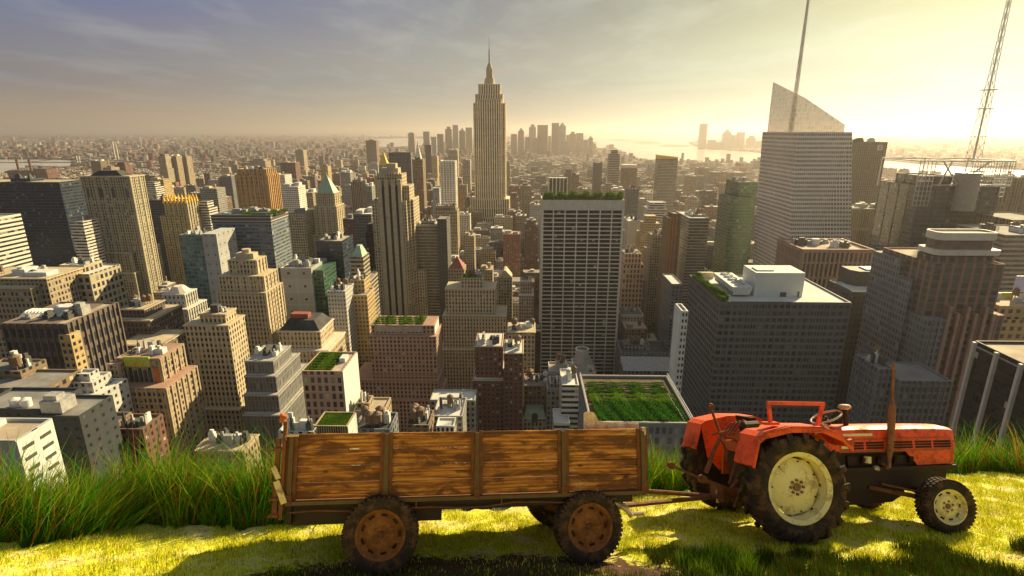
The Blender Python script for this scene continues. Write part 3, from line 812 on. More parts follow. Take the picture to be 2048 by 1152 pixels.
for i in range(4):
    j = (i + 1) % 4; m.face([(*Q[i], t34[4] + .3), (*Q[j], t34[4] + .3), (*Q2[j], t34[4] + .3), (*Q2[i], t34[4] + .3)]); m.face([(*Q2[i], t34[4] + .3), (*Q2[j], t34[4] + .3), (*Q2[j], t34[4] - 1.2), (*Q2[i], t34[4] - 1.2)])
part(r_, b_, 'cornice', m, 'stone_pink')
m = MB(); ring(m, t34, 1.2, t34[4] - 24, t34[4] - 22.6); part(r_, b_, 'belt_course', m, 'stone_pink')

# --- grey block in the right foreground of the city
t35 = T(1440, 1703, 604, 300, 60)
x0, x1, y0, y1, z, _ = t35
r_, b_ = B('office_block', 'massive charcoal office block with flat white roof and cooling fans', [t35], 'darkgrid', 3.6, 4.05, roof='roof_light', n=0)
m = MB(); nn = 22
for i in range(nn + 1):
    u = x0 + (x1 - x0) * i / nn; m.box(u - .2, u + .2, y0 - .35, y0 + .1, 0, z - .4)
for i in range(1, 18):
    u = y0 + (y1 - y0) * i / 17; m.box(x0 - .35, x0 + .1, u - .2, u + .2, 0, z - .4)
for k in range(1, int(z / 4.05) - 1):
    ring(m, t35, .2, k * 4.05 - .45, k * 4.05 + .55)
plain('slate_rib', (.15, .155, .175), .6, .15, .3); part(r_, b_, 'facade_rib', m, 'slate_rib')
m = MB(); pb = at_z(1507, 590, z); pa = at_z(1600, 588, z)
py0 = pb.y; m.box(pb.x, pa.x, py0, py0 + 19, z - 1, z + 13.5); m.box(pb.x + 2, pb.x + 12, py0 + 4, py0 + 12, z + 13.5, z + 14.2)
part(r_, b_, 'penthouse', m, 'pale_wall'); m = MB(); m.box(pa.x - 13, pa.x - 9.5, py0 - .3, py0 - .02, z - .9, z + 1.8); m.box(pa.x - 2.8, pa.x - 2, py0 - .3, py0 - .02, z - .9, z + 2.4); part(r_, b_, 'door', m, 'unit_dark')
ct = empty('cooling_tower', (0, 0, 0)); ct.parent = r_; ct.location = (0, 0, 0)
ca = at_z(1463, 592, z); cb = at_z(1506, 590, z)
m = MB(); cx0, cx1, cy0, cy1 = ca.x, cb.x - 1.5, ca.y, ca.y + 34
m.walls([(cx0 + 1.2, cy0 + 1), (cx1 - 1.2, cy0 + 1), (cx1 - 1.2, cy1 - 1), (cx0 + 1.2, cy1 - 1)], z + .4, z + 5.5, 0, poly2=[(cx0, cy0), (cx1, cy0), (cx1, cy1), (cx0, cy1)])
m.cap([(cx0, cy0), (cx1, cy0), (cx1, cy1), (cx0, cy1)], z + 5.5)
m.build('casing', ['unit_white'], ct, b_)
m = MB()
for i in range(9): m.box(cx0 + .8, cx0 + 1.2, cy0 + 1 + i * 3.6, cy0 + 2.9 + i * 3.6, z + 1, z + 4.6)
m.build('louver', ['unit_dark'], ct, b_)
for i in range(5):
    m = MB(); yy = cy0 + 4 + i * 6.4; m.cyl((cx0 + cx1) / 2, yy, 2.7, z + 5.5, z + 6.5, 20, top=False)
    m.cyl((cx0 + cx1) / 2, yy, 2.45, z + 5.52, z + 5.9, 20, mi=1); 
    for q in range(5):
        a = q * 1.257; m.bar(((cx0 + cx1) / 2, yy, z + 6.3), ((cx0 + cx1) / 2 + 2.4 * math.cos(a), yy + 2.4 * math.sin(a), z + 6.3), .5, .08)
    m.build('fan', ['unit_white', 'unit_dark'], ct, b_)
m = MB(); m.box(x0 + 4, x0 + 14, y1 - 6, y1 - 3, z - .9, z + 3); part(r_, b_, 'rooftop_unit', m, 'stone_tan')
ROOF35 = t35

t36 = T(1706, 1812, 584, 352, 30)
r_, b_ = B('office_block', 'charcoal block with arched upper openings and dark drum on white roof', [t36], 'darkpunch', 3.2, 4, roof='roof_light', n=0)
m = MB(); pa = at_z(1715, 570, t36[4]); pb = at_z(1792, 570, t36[4]); x0, x1, y0 = pa.x, pb.x, pa.y
m.prism([(x0, y0), (x1 - 4, y0), (x1, y0 + 5), (x1, y0 + 16), (x0 - 4, y0 + 16), (x0 - 4, y0 + 5)], t36[4] - 1, t36[4] + 9.5)
part(r_, b_, 'penthouse', m, 'unit_dark')
m = MB(); m.box(x0 + 6, x1 - 8, y0 + 3, y0 + 12, t36[4] + 9.6, t36[4] + 10.4); part(r_, b_, 'rooftop_unit', m, 'unit_white')
for i in range(6):
    m = MB(); u = at_Y(1731 + i * 11, 600, 352).x; zz_ = at_Y(1731, 612, 352).z
    P = [(u, zz_), (u + 1.9, zz_), (u + 1.9, zz_ + 3.6), (u + .95, zz_ + 4.6), (u, zz_ + 3.6)]
    m.extr(P, 351.85, 352.2); o = m.build('upper_opening', ['white_stone'], r_, b_)

# --- antenna tower
t38 = T(1842, 2000, 372, 520, 60)
r_, b_ = B('skyscraper', 'dark glass tower with steel screens and tall lattice antenna', [t38, T(1850, 1905, 352, 528, 40), T(1780, 1850, 505, 470, 30)], 'darkglass', 3.2, 4.2, roof='roof_dark', n=0, piers=(14, .9, .5))
x0, x1, y0, y1, z, _ = t38
m = MB(); cx = at_Y(1912, 390, 530).x; m.cyl(cx, 521, 10, z - 22, z + 12, 28)
for k in range(8): m.cyl(cx, 521, 10.4, z - 20 + 4 * k, z - 18.6 + 4 * k, 28)
part(r_, b_, 'drum', m, 'steel', smooth=30)
zt = at_Y(1940, 322, 520).z
m = MB(); xa, xb = at_Y(1840, 325, 520).x, at_Y(2030, 325, 520).x
def lattice(m, xa, xb, y, za, zb, nx, nz, w=.45):
    for i in range(nx + 1): u = xa + (xb - xa) * i / nx; m.bar((u, y, za), (u, y, zb), w, w)
    for k in range(nz + 1): v = za + (zb - za) * k / nz; m.bar((xa, y, v), (xb, y, v), w, w)
zl = at_Y(1840, 372, 520).z
lattice(m, xa, xa + 14, 519, zl - 18, zt, 4, 9)
lattice(m, at_Y(1945, 325, 520).x, xb, 519, zl, zt, 16, 5)
lattice(m, xb - 12, xb, 524, zl - 10, zt, 3, 8)
for (ya) in (519.5, 575): m.bar((xa, ya, zt), (xb, ya, zt), 1.2, 1.2); m.bar((xa + 14, ya, zl + 1), (xb, ya, zl + 1), .8, .8)
for u in (xa, (xa + xb) / 2, xb): m.bar((u, 519.5, zt), (u, 575, zt), .9, .9); m.bar((u, 575, zl - 5), (u, 575, zt), .8, .8)
mx = at_Y(1946, 322, 545).x
m.bar((xa + 20, 519, zl), (xa + 28, 519, zt), .9, .9); m.bar((xa + 36, 519, zl + 2), (mx - 4, 519, zt), 1.1, 1.1); m.bar((xa + 36, 519, zl + 2), (xa + 20, 519, zt), .9, .9)
part(r_, b_, 'steel_screen', m, 'steel_light')
m = MB(); ZT = 440
def rad(k): return 4.0 * (1 - k) ** 1.6 + .3 if k < .35 else 1.7 * (1 - (k - .35) / .65) + .3
N_ = 22
for k in range(N_):
    ka, kb = k / N_, (k + 1) / N_; za = zt - 3 + (ZT - zt) * ka; zb = zt - 3 + (ZT - zt) * kb; ra, rb = rad(ka), rad(kb)
    for q in range(4):
        c1 = [(1, 1), (-1, 1), (-1, -1), (1, -1)]
        A = (mx + ra * c1[q][0], 545 + ra * c1[q][1], za); A2 = (mx + rb * c1[q][0], 545 + rb * c1[q][1], zb)
        qn = (q + 1) % 4; Bn = (mx + rb * c1[qn][0], 545 + rb * c1[qn][1], zb); An = (mx + ra * c1[qn][0], 545 + ra * c1[qn][1], za)
        m.bar(A, A2, .4, .4); m.bar(A, Bn, .2, .2); m.bar(An, A2, .2, .2); m.bar(A, An, .2, .2)
for k in (.1, .22, .3): z_ = zt + (ZT - zt) * k; m.box(mx - 5, mx + 5, 541, 549, z_, z_ + .7, bottom=True)
m.cyl(mx, 545, .7, zt, ZT + 4, 6, .3)
part(r_, b_, 'antenna', m, 'steel_light')
B('office_tower', 'olive grey stepped tower half hidden beyond the antenna tower', [T(2002, 2070, 356, 600, 40), T(2026, 2120, 440, 480, 50)], 'stripev_dark', n=1, piers=(6, 1.2, .6))
B('office_tower', 'dim office block behind the yellow signs', [T(2012, 2120, 470, 430, 50)], 'horizband', n=2)

# --- rose stone tower
t37 = T(1872, 1998, 506, 300, 16)
tw = T(1868, 2012, 528, 296, 44)
r_, b_ = B('skyscraper', 'rose stone tower with pale crown and red piers', [tw], 'pinkgrid', 5.8, 4.1, roof='roof_tan', n=0)
def octo(t_, c_): x0, x1, y0, y1 = t_[:4]; return [(x0 + c_, y0), (x1 - c_, y0), (x1, y0 + c_), (x1, y1 - c_), (x1 - c_, y1), (x0 + c_, y1), (x0, y1 - c_), (x0, y0 + c_)]
zA, zB_, zC, zD = tw[4] - 1.5, at_Y(1900, 505, 300).z, at_Y(1900, 479, 304).z, at_Y(1900, 464, 304).z
m = MB(); m.prism(octo(t37, 2), zA, zB_ - 2.5, 5, 5); part(r_, b_, 'upper_storeys', m, 'pinkgrid')
tq = (t37[0] - .2, t37[1] + 2.2, t37[2] - .6, t37[3] + .6)
m = MB(); m.prism(octo(tq, 2.2), zB_ - 1.6, zB_ + 1.2); 
t3c = (t37[0] + 1.8, t37[1] - .6, t37[2] + 2, t37[3] - 2)
m.walls(octo((t3c[0] - .7, t3c[1] + .7, t3c[2] - .7, t3c[3] + .7), 2.6), zC, zD)
Po, Qo = octo((t3c[0] - .7, t3c[1] + .7, t3c[2] - .7, t3c[3] + .7), 2.6), octo((t3c[0] + .4, t3c[1] - .4, t3c[2] + .4, t3c[3] - .4), 2.1)
for i in range(8):
    j = (i + 1) % 8; m.face([(*Po[i], zD), (*Po[j], zD), (*Qo[j], zD), (*Qo[i], zD)]); m.face([(*Qo[i], zD), (*Qo[j], zD), (*Qo[j], zD - 3), (*Qo[i], zD - 3)])
part(r_, b_, 'crown_band', m, 'white_stone')
m = MB(); m.prism(octo(t3c, 2.4), zB_ + 1.2, zD - .9); part(r_, b_, 'crown', m, 'stone_brown')
m = MB(); nP = 5; zlow = 0
for i in range(nP + 1):
    u = tw[0] + 12 + (tw[1] - tw[0] - 14) * i / nP; zp = at_Y(1900, 612 + (i % 2) * 14, 294).z
    m.box(u - .9, u + .9, 292.4, 296.2, 0, zp)
part(r_, b_, 'pier', m, 'stone_pink')
lowt = T(1900, 2014, 632, 292.6, 20); m = MB(); m.box(lowt[0] + 1.3, lowt[1], 294, 312, 0, lowt[4], 3.1, 4.1); part(r_, b_, 'lower_storeys', m, 'pinkgrid')
for (pxa, pxb, yt_, Y_) in ((1802, 1833, 520, 318), (1824, 1850, 560, 306), (1846, 1874, 600, 300), (1856, 1892, 640, 290)):
    tt = T(pxa, pxb, yt_, Y_, 26); m = MB(); m.box(tt[0], tt[1], tt[2], tt[3], 0, tt[4], 2.6, 4.0)
    for i in range(4): u = tt[0] + (tt[1] - tt[0]) * i / 3; m.box(u - .3, u + .3, tt[2] - .5, tt[2] + .1, 0, tt[4] + 1)
    part(r_, b_, 'stepped_wing', m, 'slate')
FOOT.append((T(1790, 1800, 500, 310, 20)[0], tw[1], 285, 345, tw[4]))
B('office_block', 'low grey block with pale uprights beside the tractor exhaust', [T(1757, 1790, 738, 262, 20), T(1800, 1905, 762, 258, 24)], 'slate', 2.9, 4, n=1, piers=(3.0, .6, .6))
# --- black slab with white fins, bottom right
ya = 200.0; cq = at_Y(1950, 681, ya); xq = cq.x; zq = cq.z
t40 = (xq, xq + 70, 118, ya, zq, 0)
r_, b_ = B('office_block', 'black glass block with thick white upright fins', [t40], 'blackbox', 3, 4, roof='roof_tan', n=0)
m = MB()
for i in range(9):
    v = ya - .9 - i * 10.2; m.box(xq - 1.3, xq + .1, v - .55, v + .55, 0, zq - .3)
part(r_, b_, 'fin', m, 'white_stone')
m = MB(); ring(m, t40, .25, zq - 2.2, zq - 1.6); part(r_, b_, 'edge_trim', m, 'unit_grey')
m = MB(); m.box(xq + 8, xq + 50, ya - 40, ya - 14, zq - 1, zq + .4); part(r_, b_, 'rooftop_unit', m, 'roof_tan')
# right edge low things
r_, b_ = B('office_block', 'tan block with open top storey at the picture edge', [T(2000, 2110, 612, 330, 30), T(2004, 2100, 640, 326, 36)], 'ochre', 5, 5, roof='roof_tan', n=2)
for nm, lab, (p0, p1, p2, p3), mt in (('billboard', 'yellow advertising board above the tan block', (2003, 585, 2024, 603), 'yellow_sign'), ('billboard', 'pale lilac advertising screen above the tan block', (2034, 552, 2070, 584), 'lilac_sign')):
    a = at_Y(p0, p1, 350); b = at_Y(p2, p3, 350); m = MB(); bb_ = ((a.x + b.x) / 2, 350, 0)
    root = empty(nm, bb_); tag(root, lab, 'billboard'); m.box(a.x, b.x, 350, 350.5, b.z, a.z, bottom=True); m.build('board', [mt], root, bb_)
    m = MB(); m.box(a.x + .5, a.x + 1, 350.6, 351.2, 0, a.z - .2); m.box(b.x - 1, b.x - .5, 350.6, 351.2, 0, a.z - .2); m.build('post', ['steel'], root, bb_)

# --- left foreground of the city
ta = T(2, 131, 647, 280, 40)
r_, b_ = B('office_block', 'wide brown block with notched sunlit corner and ribbed white skylight', [ta], 'oldbrown', 3.9, 8.2, roof='roof_tan', n=4, piers=(3.9, .9, .7), tank=0, big=.7)
m = MB(); m.box(-260, ta[0], 281, 318, 0, ta[4] - .4, 3.9, 8.2); part(r_, b_, 'side_wing', m, 'oldbrown')
m = MB(); p = at_z(35, 632, ta[4]); q = at_z(120, 632, ta[4])
for i in range(12): u = p.x + (q.x - p.x) * i / 12; m.hip(u, u + (q.x - p.x) / 12.2, p.y, p.y + 14, ta[4] - .9, ta[4] + 1.6, .6)
part(r_, b_, 'skylight', m, 'unit_white')
m = MB(); m.box(ta[1] - 4.5, ta[1] + 2.0, 278.6, 286, ta[4] - 42, ta[4] - 6, 3.2, 4.1); part(r_, b_, 'corner_bay', m, 'ochre')
B('office_block', 'beige block with rows of arches at the left behind the brown block', [T(-60, 92, 556, 400, 36), T(-60, 60, 575, 392, 30)], 'tan', 3.4, 4.6, roof='roof_grey', n=3, cornice=(.8, 1.2))
B('office_block', 'squared beige block with white roof below the navy glass tower', [T(101, 178, 548, 430, 36), T(118, 168, 530, 440, 20)], 'beige', 5.5, 6, roof='roof_light', n=1, tank=0)
B('apartment_block', 'dark brown turreted block behind the green panelled tower', [T(226, 300, 640, 350, 36), T(240, 288, 618, 356, 22), T(235, 320, 690, 330, 30)], 'oldbrown', 2.8, 3.6, roof='roof_tar', n=2, cornice=(.6, .8))
tz = T(326, 368, 588, 405, 16)
r_, b_ = B('office_block', 'silvery block with columns and domed white top', [tz, T(320, 374, 618, 400, 26)], 'greylight', 3.2, 4.4, roof='roof_light', n=0, cornice=(.7, .8), cmat='white_stone', piers=(3.2, 1.0, .6))
m = MB(); m.prism(octo((tz[0] + 1, tz[1] - 1, tz[2] + 1, tz[3] - 1), 3), tz[4], tz[4] + 4.5, poly2=octo((tz[0] + 5, tz[1] - 5, tz[2] + 4, tz[3] - 4), 2)); part(r_, b_, 'domed_roof', m, 'white_stone')
# fred french like
tg = T(232, 318, 716, 250, 20)
r_, b_ = B('apartment_tower', 'brown stepped tower with green sunburst panel near the top', [tg, T(216, 236, 728, 246, 20), T(214, 330, 775, 243, 27), T(330, 360, 770, 256, 16)], 'tan', 2.4, 3.4, roof='roof_tan', n=5, cornice=(.4, .7), cmat='stone_pink', piers=(4.8, .9, .5), big=.6)
m = MB(); a = at_Y(245, 714, 249); b = at_Y(300, 734, 249)
m.box(a.x, b.x, 249.1, 250.1, b.z, a.z, bottom=True); part(r_, b_, 'green_panel', m, 'sun_panel')
for i in range(6):
    m = MB(); u = at_Y(246 + i * 9.6, 740, 249).x; m.box(u, u + 1.25, 249.35, 250.1, at_Y(250, 772, 249).z, at_Y(250, 741, 249).z, bottom=True); part(r_, b_, 'tall_window', m, 'unit_dark')
for (u0, u1, y_) in ((233, 243, 718), (305, 316, 718)):
    m = MB(); tb_ = T(u0, u1, y_ + 18, 249.2, 3); m.box(tb_[0], tb_[1], tb_[2], tb_[3], tb_[4] - 30, tb_[4]); part(r_, b_, 'corner_pier', m, 'orange_paint')
m = MB(); cx = (a.x + b.x) / 2; cz = b.z + .4
for q in np.linspace(.15, 2.99, 9): m.bar((cx + 1.1 * math.cos(q), 249.0, cz + 1.1 * math.sin(q)), (cx + 3.6 * math.cos(q), 249.0, cz + 3.0 * math.sin(q)), .25, .3, (0, 1, 0))
m.extr([(cx + 1.0 * math.cos(q), cz + 1.0 * math.sin(q)) for q in np.linspace(0, math.pi, 9)], 248.9, 249.1); part(r_, b_, 'sunburst', m, 'gold')
B('office_tower', 'beige tower with sunlit flank standing beside the green panelled tower', [T(398, 450, 628, 302, 12), T(368, 456, 650, 298, 19), T(366, 478, 818, 295, 27)], 'deco', 2.7, 3.5, roof='roof_tan', n=1, cornice=(.5, .9), tank=0)
B('office_block', 'small white roofed block with stepped penthouse', [T(124, 200, 790, 224, 18), T(132, 184, 765, 228, 12), T(146, 178, 748, 231, 6)], 'greylight', 3.4, 3.8, roof='roof_light', n=0)
r_, b_ = B('office_block', 'dark grey block carrying two round tanks', [T(-60, 87, 818, 180, 18), T(70, 158, 832, 177, 17)], 'charcoal', 4, 4, roof='roof_grey', n=0)
zt_ = T(-60, 87, 818, 180, 18)[4]
for px_ in (31, 53):
    m = MB(); q = at_z(px_, 808, zt_); m.cyl(q.x, q.y, 1.75, zt_ - .9, zt_ + 2.0, 18); m.cyl(q.x, q.y, 1.85, zt_ + 2.0, zt_ + 2.8, 18, .2); part(r_, b_, 'water_tank', m, 'unit_white', smooth=35)
m = MB(); q = at_z(103, 822, zt_); m.box(q.x - 4, q.x + 4, q.y, q.y + 7, zt_ - 1, zt_ + 3.6); m.box(q.x - 3, q.x + 2, q.y + 1, q.y + 5, zt_ + 3.6, zt_ + 5.5); part(r_, b_, 'rooftop_unit', m, 'unit_grey')
B('office_block', 'low block with striped tan edge above the round tanks', [T(-50, 90, 776, 214, 20), T(-50, 40, 742, 225, 14)], 'brown', 4, 4, roof='roof_grey', n=3)
# cream block bottom left
zf = at_Y(30, 881, 150); zb = at_z(104, 836, zf.z)
t50 = (zf.x - 60, zf.x, 150, zb.y, zf.z, 0)
r_, b_ = B('office_block', 'cream block with slotted sunlit wall at the bottom corner', [t50], 'blankgrey', 30, 30, roof='roof_tan', n=0)
for k in range(5):
    for i in range(2):
        m = MB(); v = 150.5 + i * 6.6; zz_ = zf.z - 3.4 - k * 4.0; m.box(zf.x + .02, zf.x + .3, v + 1, v + 5.2, zz_ - 1.2, zz_, bottom=True); part(r_, b_, 'window_slot', m, 'unit_dark')
m = MB(); m.box(zf.x - .02, zf.x + .18, 150.2, zb.y - .2, 20, zf.z - .5); part(r_, b_, 'side_wall', m, 'pale_wall')
m = MB(); m.box(zf.x - 22, zf.x - 14, zb.y - 5, zb.y - 2, zf.z - 1, zf.z + 1); m.bar((zf.x - 18, zb.y - 3, zf.z), (zf.x - 15, zb.y - 3, zf.z + 4), .2, .2); part(r_, b_, 'rooftop_unit', m, 'unit_white')
B('apartment_block', 'plain brown brick block between the dark grey block and the red brick one', [T(170, 224, 851, 205, 12)], 'brown', 3.0, 3.3, roof='roof_tar', n=1)
r_, b_ = B('apartment_block', 'red brick block with glowing red flank', [T(222, 285, 858, 198, 13)], 'redbrick', 3.0, 3.3, roof='roof_dark', n=3, big=.6)
B('apartment_block', 'white edged block below the tan tower with dark penthouse', [T(392, 488, 900, 206, 13), T(395, 430, 893, 210, 6)], 'tan', 2.8, 3.4, roof='roof_dark', n=6, cornice=(.5, .6), cmat='stone_tan', big=.6, tank=0)
# ziggurat of grey glass
B('office_block', 'grey ribbed block stepping down in five tiers', [T(489, 546, 722, 282, 24), T(489, 551, 752, 278, 34), T(487, 556, 790, 274, 44), T(485, 562, 830, 270, 52)], 'ridge', 1.9, 4.6, roof='roof_grey', n=1, tank=0, cornice=(.3, .7), cmat='concrete')
t54 = T(556, 640, 662, 372, 28)
r_, b_ = B('office_block', 'stone block with black mansard roof and row of columns', [t54, T(560, 656, 700, 368, 38)], 'deco', 2.7, 4.0, roof='roof_tar', n=0, cornice=(.8, .9), cmat='white_stone')
m = MB(); m.hip(t54[0] + .5, t54[1] - .5, t54[2] + .5, t54[3] - .5, t54[4] - .2, t54[4] + 6.5, .35); part(r_, b_, 'mansard_roof', m, 'roof_tar')
m = MB(); xm = (t54[0] + t54[1]) / 2; m.box(xm - 9, xm + 4, t54[2] + 9, t54[2] + 15, t54[4] + 5, t54[4] + 10); part(r_, b_, 'penthouse', m, 'red_tile', 'dull red penthouse')
B('office_block', 'grey tower with bright window rows on its lit flank', [T(654, 690, 582, 422, 24), T(650, 691, 690, 418, 30)], 'greylight', 2.6, 3.4, roof='roof_light', n=2)
tp = T(700, 726, 514, 478, 20)
r_, b_ = B('office_tower', 'striped stone tower with grey green pyramid cap', [tp, T(694, 738, 560, 474, 30)], 'horizband', 3, 3.8, n=0)
m = MB(); m.hip(tp[0] + 1, tp[1] - 1, tp[2] + 1, tp[3] - 1, tp[4] - .5, tp[4] + 9, .65); part(r_, b_, 'pyramid_roof', m, 'copper')
B('office_block', 'ochre stepped block glowing in the sun behind the planted pink block', [T(700, 728, 560, 450, 18), T(700, 734, 590, 440, 24)], 'ochre', 2.8, 3.6, n=1)
# pale block with farm roof
t56 = T(603, 684, 742, 258, 26)
r_, b_ = B('office_block', 'pink stone block with blank white sunlit side and planted roof', [t56], 'brickpink', 3.3, 4.6, roof='roof_tan', n=0)
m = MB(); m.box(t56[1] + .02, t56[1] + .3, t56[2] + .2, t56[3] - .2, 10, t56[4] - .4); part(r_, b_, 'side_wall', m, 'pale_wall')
m = MB(); a = at_z(690, 722, t56[4]); m.box(a.x - 3, a.x, a.y, a.y + 6, t56[4] - 1, t56[4] + 1.5); part(r_, b_, 'rooftop_unit', m, 'unit_white')
t57 = T(628, 694, 852, 200, 12)
r_, b_ = B('office_block', 'small ribbed metal block with mown grass on its roof', [t57], 'stripev', 1.0, 40, roof='roof_grey', n=0)
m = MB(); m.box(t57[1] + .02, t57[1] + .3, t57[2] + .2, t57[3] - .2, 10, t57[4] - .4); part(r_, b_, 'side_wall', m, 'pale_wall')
B('office_block', 'low white roof deck with thin vent pipes behind the trailer', [T(556, 627, 863, 196, 6)], 'greylight', roof='roof_light', n=2, tank=0)
# pink banded block
t58 = T(738, 872, 672, 398, 30); t58a = T(742, 868, 650, 402, 22)
r_, b_ = B('office_block', 'broad pink brick block in banded tiers under a leafy roof', [t58a, t58, T(706, 876, 760, 394, 34), T(700, 880, 800, 390, 40)], 'brickpink', 3.0, 3.45, roof='roof_tan', n=0, cornice=(.5, .9), cmat='stone_pink')
m = MB()
for k in (1, 2, 3): zz_ = t58[4] - 16.5 * k; ring(m, t58, .55, zz_, zz_ + .9)
part(r_, b_, 'belt_course', m, 'stone_pink')
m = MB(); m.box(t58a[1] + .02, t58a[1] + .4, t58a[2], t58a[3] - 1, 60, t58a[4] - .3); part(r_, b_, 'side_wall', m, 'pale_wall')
m = MB(); a = at_Y(752, 652, 401.4); b = at_Y(846, 664, 401.4); m.box(a.x, b.x, 401.5, 402.2, b.z, a.z, bottom=True); part(r_, b_, 'louver', m, 'unit_grey')
t59 = T(922, 965, 556, 490, 16)
B('office_block', 'beige tiered block with a sliver of grass on its tower', [t59, T(890, 990, 578, 484, 26), T(885, 1012, 632, 478, 32), T(880, 1014, 700, 474, 40)], 'deco', 2.8, 3.6, roof='roof_tan', n=1, cornice=(.3, .6), tank=1)
B('apartment_block', 'dark red brick block with pale balcony lines and white roof edge', [T(950, 1004, 692, 330, 24), T(946, 1008, 760, 326, 32)], 'redbrick', 2.7, 3.3, roof='roof_tan', n=2, cornice=(.35, .5), cmat='white_stone')
B('apartment_block', 'second dark red brick block, narrower, right beside the grid slab', [T(1008, 1046, 706, 322, 24)], 'redbrick', 2.7, 3.3, roof='roof_light', n=2, cornice=(.35, .5), cmat='white_stone')
B('office_block', 'low block with large pale cluttered roof before the red brick', [T(865, 925, 832, 266, 22), T(860, 950, 800, 290, 14)], 'grey', 3, 3.6, roof='roof_light', n=5, big=.6)
B('office_block', 'low block with white glazed attic behind the trailer boards', [T(872, 908, 852, 250, 9)], 'white', 2.5, 5, roof='roof_light', n=0)
B('office_block', 'brown block with yellow stair roof between the farm roof and the pink block', [T(706, 768, 822, 262, 16), T(712, 738, 806, 266, 9)], 'tan', 3, 3.6, roof='roof_tan', n=3, big=.6)
B('office_block', 'low dark roof with round vent beside the small mown roof', [T(706, 780, 858, 224, 16)], 'slate', roof='roof_tar', n=4, big=.6, tank=.5)
B('office_block', 'small dark block with water tank before the pink brick tiers', [T(812, 858, 850, 248, 16)], 'brown', roof='roof_dark', n=3, tank=.5)
B('office_block', 'tan block with cornice left of the grid slab', [T(1016, 1070, 664, 400, 22)], 'beige', 3, 3.7, n=3, roof='roof_grey', cornice=(.7, .8))
B('office_tower', 'slim tower with pale pilastered top in the low blocks', [T(1041, 1064, 562, 520, 18), T(1038, 1067, 590, 516, 24)], 'brickpink', 2.5, 3.5, n=1, cornice=(.5, .8), cmat='white_stone')
B('office_tower', 'black sliver of wall hugging the grid slab', [T(1071, 1082, 656, 470, 14)], 'blackbox', n=0)
tr = T(896, 928, 538, 560, 22)
r_, b_ = B('office_block', 'brick block with red pyramid roof', [tr], 'tan', 2.8, 3.5, n=0)
m = MB(); m.hip(tr[0] + .5, tr[1] - .5, tr[2] + .5, tr[3] - .5, tr[4] - .5, tr[4] + 12, 1); part(r_, b_, 'pyramid_roof', m, 'red_tile')
tv = T(996, 1024, 556, 560, 20)
r_, b_ = B('office_block', 'gabled brick block with small turret', [tv], 'tan', 2.8, 3.5, n=0)
m = MB(); xm = (tv[0] + tv[1]) / 2; m.extr([(tv[0], tv[4] - .5), (tv[1], tv[4] - .5), (xm + 1, tv[4] + 8), (xm - 1, tv[4] + 8)], tv[2], tv[3]); part(r_, b_, 'gable', m, 'stone_tan')
r_, b_ = B('office_block', 'ornate facade with pale green mansard and arched window', [T(1047, 1092, 836, 330, 16)], 'beige', 2.6, 3.6, n=0, cornice=(.6, .6), cmat='white_stone')
tt = BINFO[-1][1][0]; m = MB(); m.hip(tt[0], tt[1], tt[2], tt[3], tt[4] - .3, tt[4] + 5.4, .22); part(r_, b_, 'mansard_roof', m, 'copper')
m = MB(); xm = (tt[0] + tt[1]) / 2; m.extr([(xm - 2, tt[4] - 3)] + [(xm + 2 * math.cos(q), tt[4] + 1.6 + 2 * math.sin(q)) for q in np.linspace(math.pi, 0, 9)] + [(xm + 2, tt[4] - 3)], tt[2] - .9, tt[2] + .4); part(r_, b_, 'arched_window', m, 'unit_dark')
B('office_block', 'grey brick block with two low tanks left of the open topped tank', [T(1048, 1100, 772, 338, 20)], 'brown', 2.8, 3.5, roof='roof_grey', n=3, tank=.7)
B('office_block', 'narrow ribbed block with arched gable', [T(1094, 1128, 778, 326, 18), T(1100, 1122, 768, 330, 12)], 'grey', 2.6, 3.6, roof='roof_grey', n=1)
B('office_block', 'pale curved balcony block beside the roof farm', [T(1124, 1158, 770, 300, 24), T(1108, 1140, 846, 290, 18)], 'whiteband', 2.6, 3.6, roof='roof_light', n=1)
B('office_block', 'tan windowless block with arched hoist house', [T(1098, 1146, 742, 352, 16), T(1112, 1134, 728, 356, 8)], 'blankgrey', 20, 20, roof='roof_tan', n=1)
t63 = T(1146, 1178, 734, 345, 14)
r_, b_ = B('office_block', 'block carrying a big open topped concrete tank', [t63], 'blankgrey', 20, 20, roof='roof_grey', n=0)
q = at_z(1164, 730, t63[4]); m = MB(); m.cyl(q.x, t63[2] + 6, 4.6, t63[4] - 1, t63[4] + 11, 24, top=False); mq = MB(); mq.cyl(q.x, t63[2] + 6, 4.0, t63[4] + 9.4, t63[4] + 9.6, 24); part(r_, b_, 'tank_cover', mq, 'stone_brown')
for i in range(24):
    a, b = 2 * math.pi * i / 24, 2 * math.pi * (i + 1) / 24; cx, cy, z_ = q.x, t63[2] + 6, t63[4] + 11
    m.face([(cx + 4.6 * math.cos(a), cy + 4.6 * math.sin(a), z_), (cx + 4.6 * math.cos(b), cy + 4.6 * math.sin(b), z_), (cx + 4 * math.cos(b), cy + 4 * math.sin(b), z_), (cx + 4 * math.cos(a), cy + 4 * math.sin(a), z_)])
    m.face([(cx + 4 * math.cos(a), cy + 4 * math.sin(a), z_), (cx + 4 * math.cos(b), cy + 4 * math.sin(b), z_), (cx + 4 * math.cos(b), cy + 4 * math.sin(b), z_ - 2), (cx + 4 * math.cos(a), cy + 4 * math.sin(a), z_ - 2)])
part(r_, b_, 'water_tank', m, 'concrete')
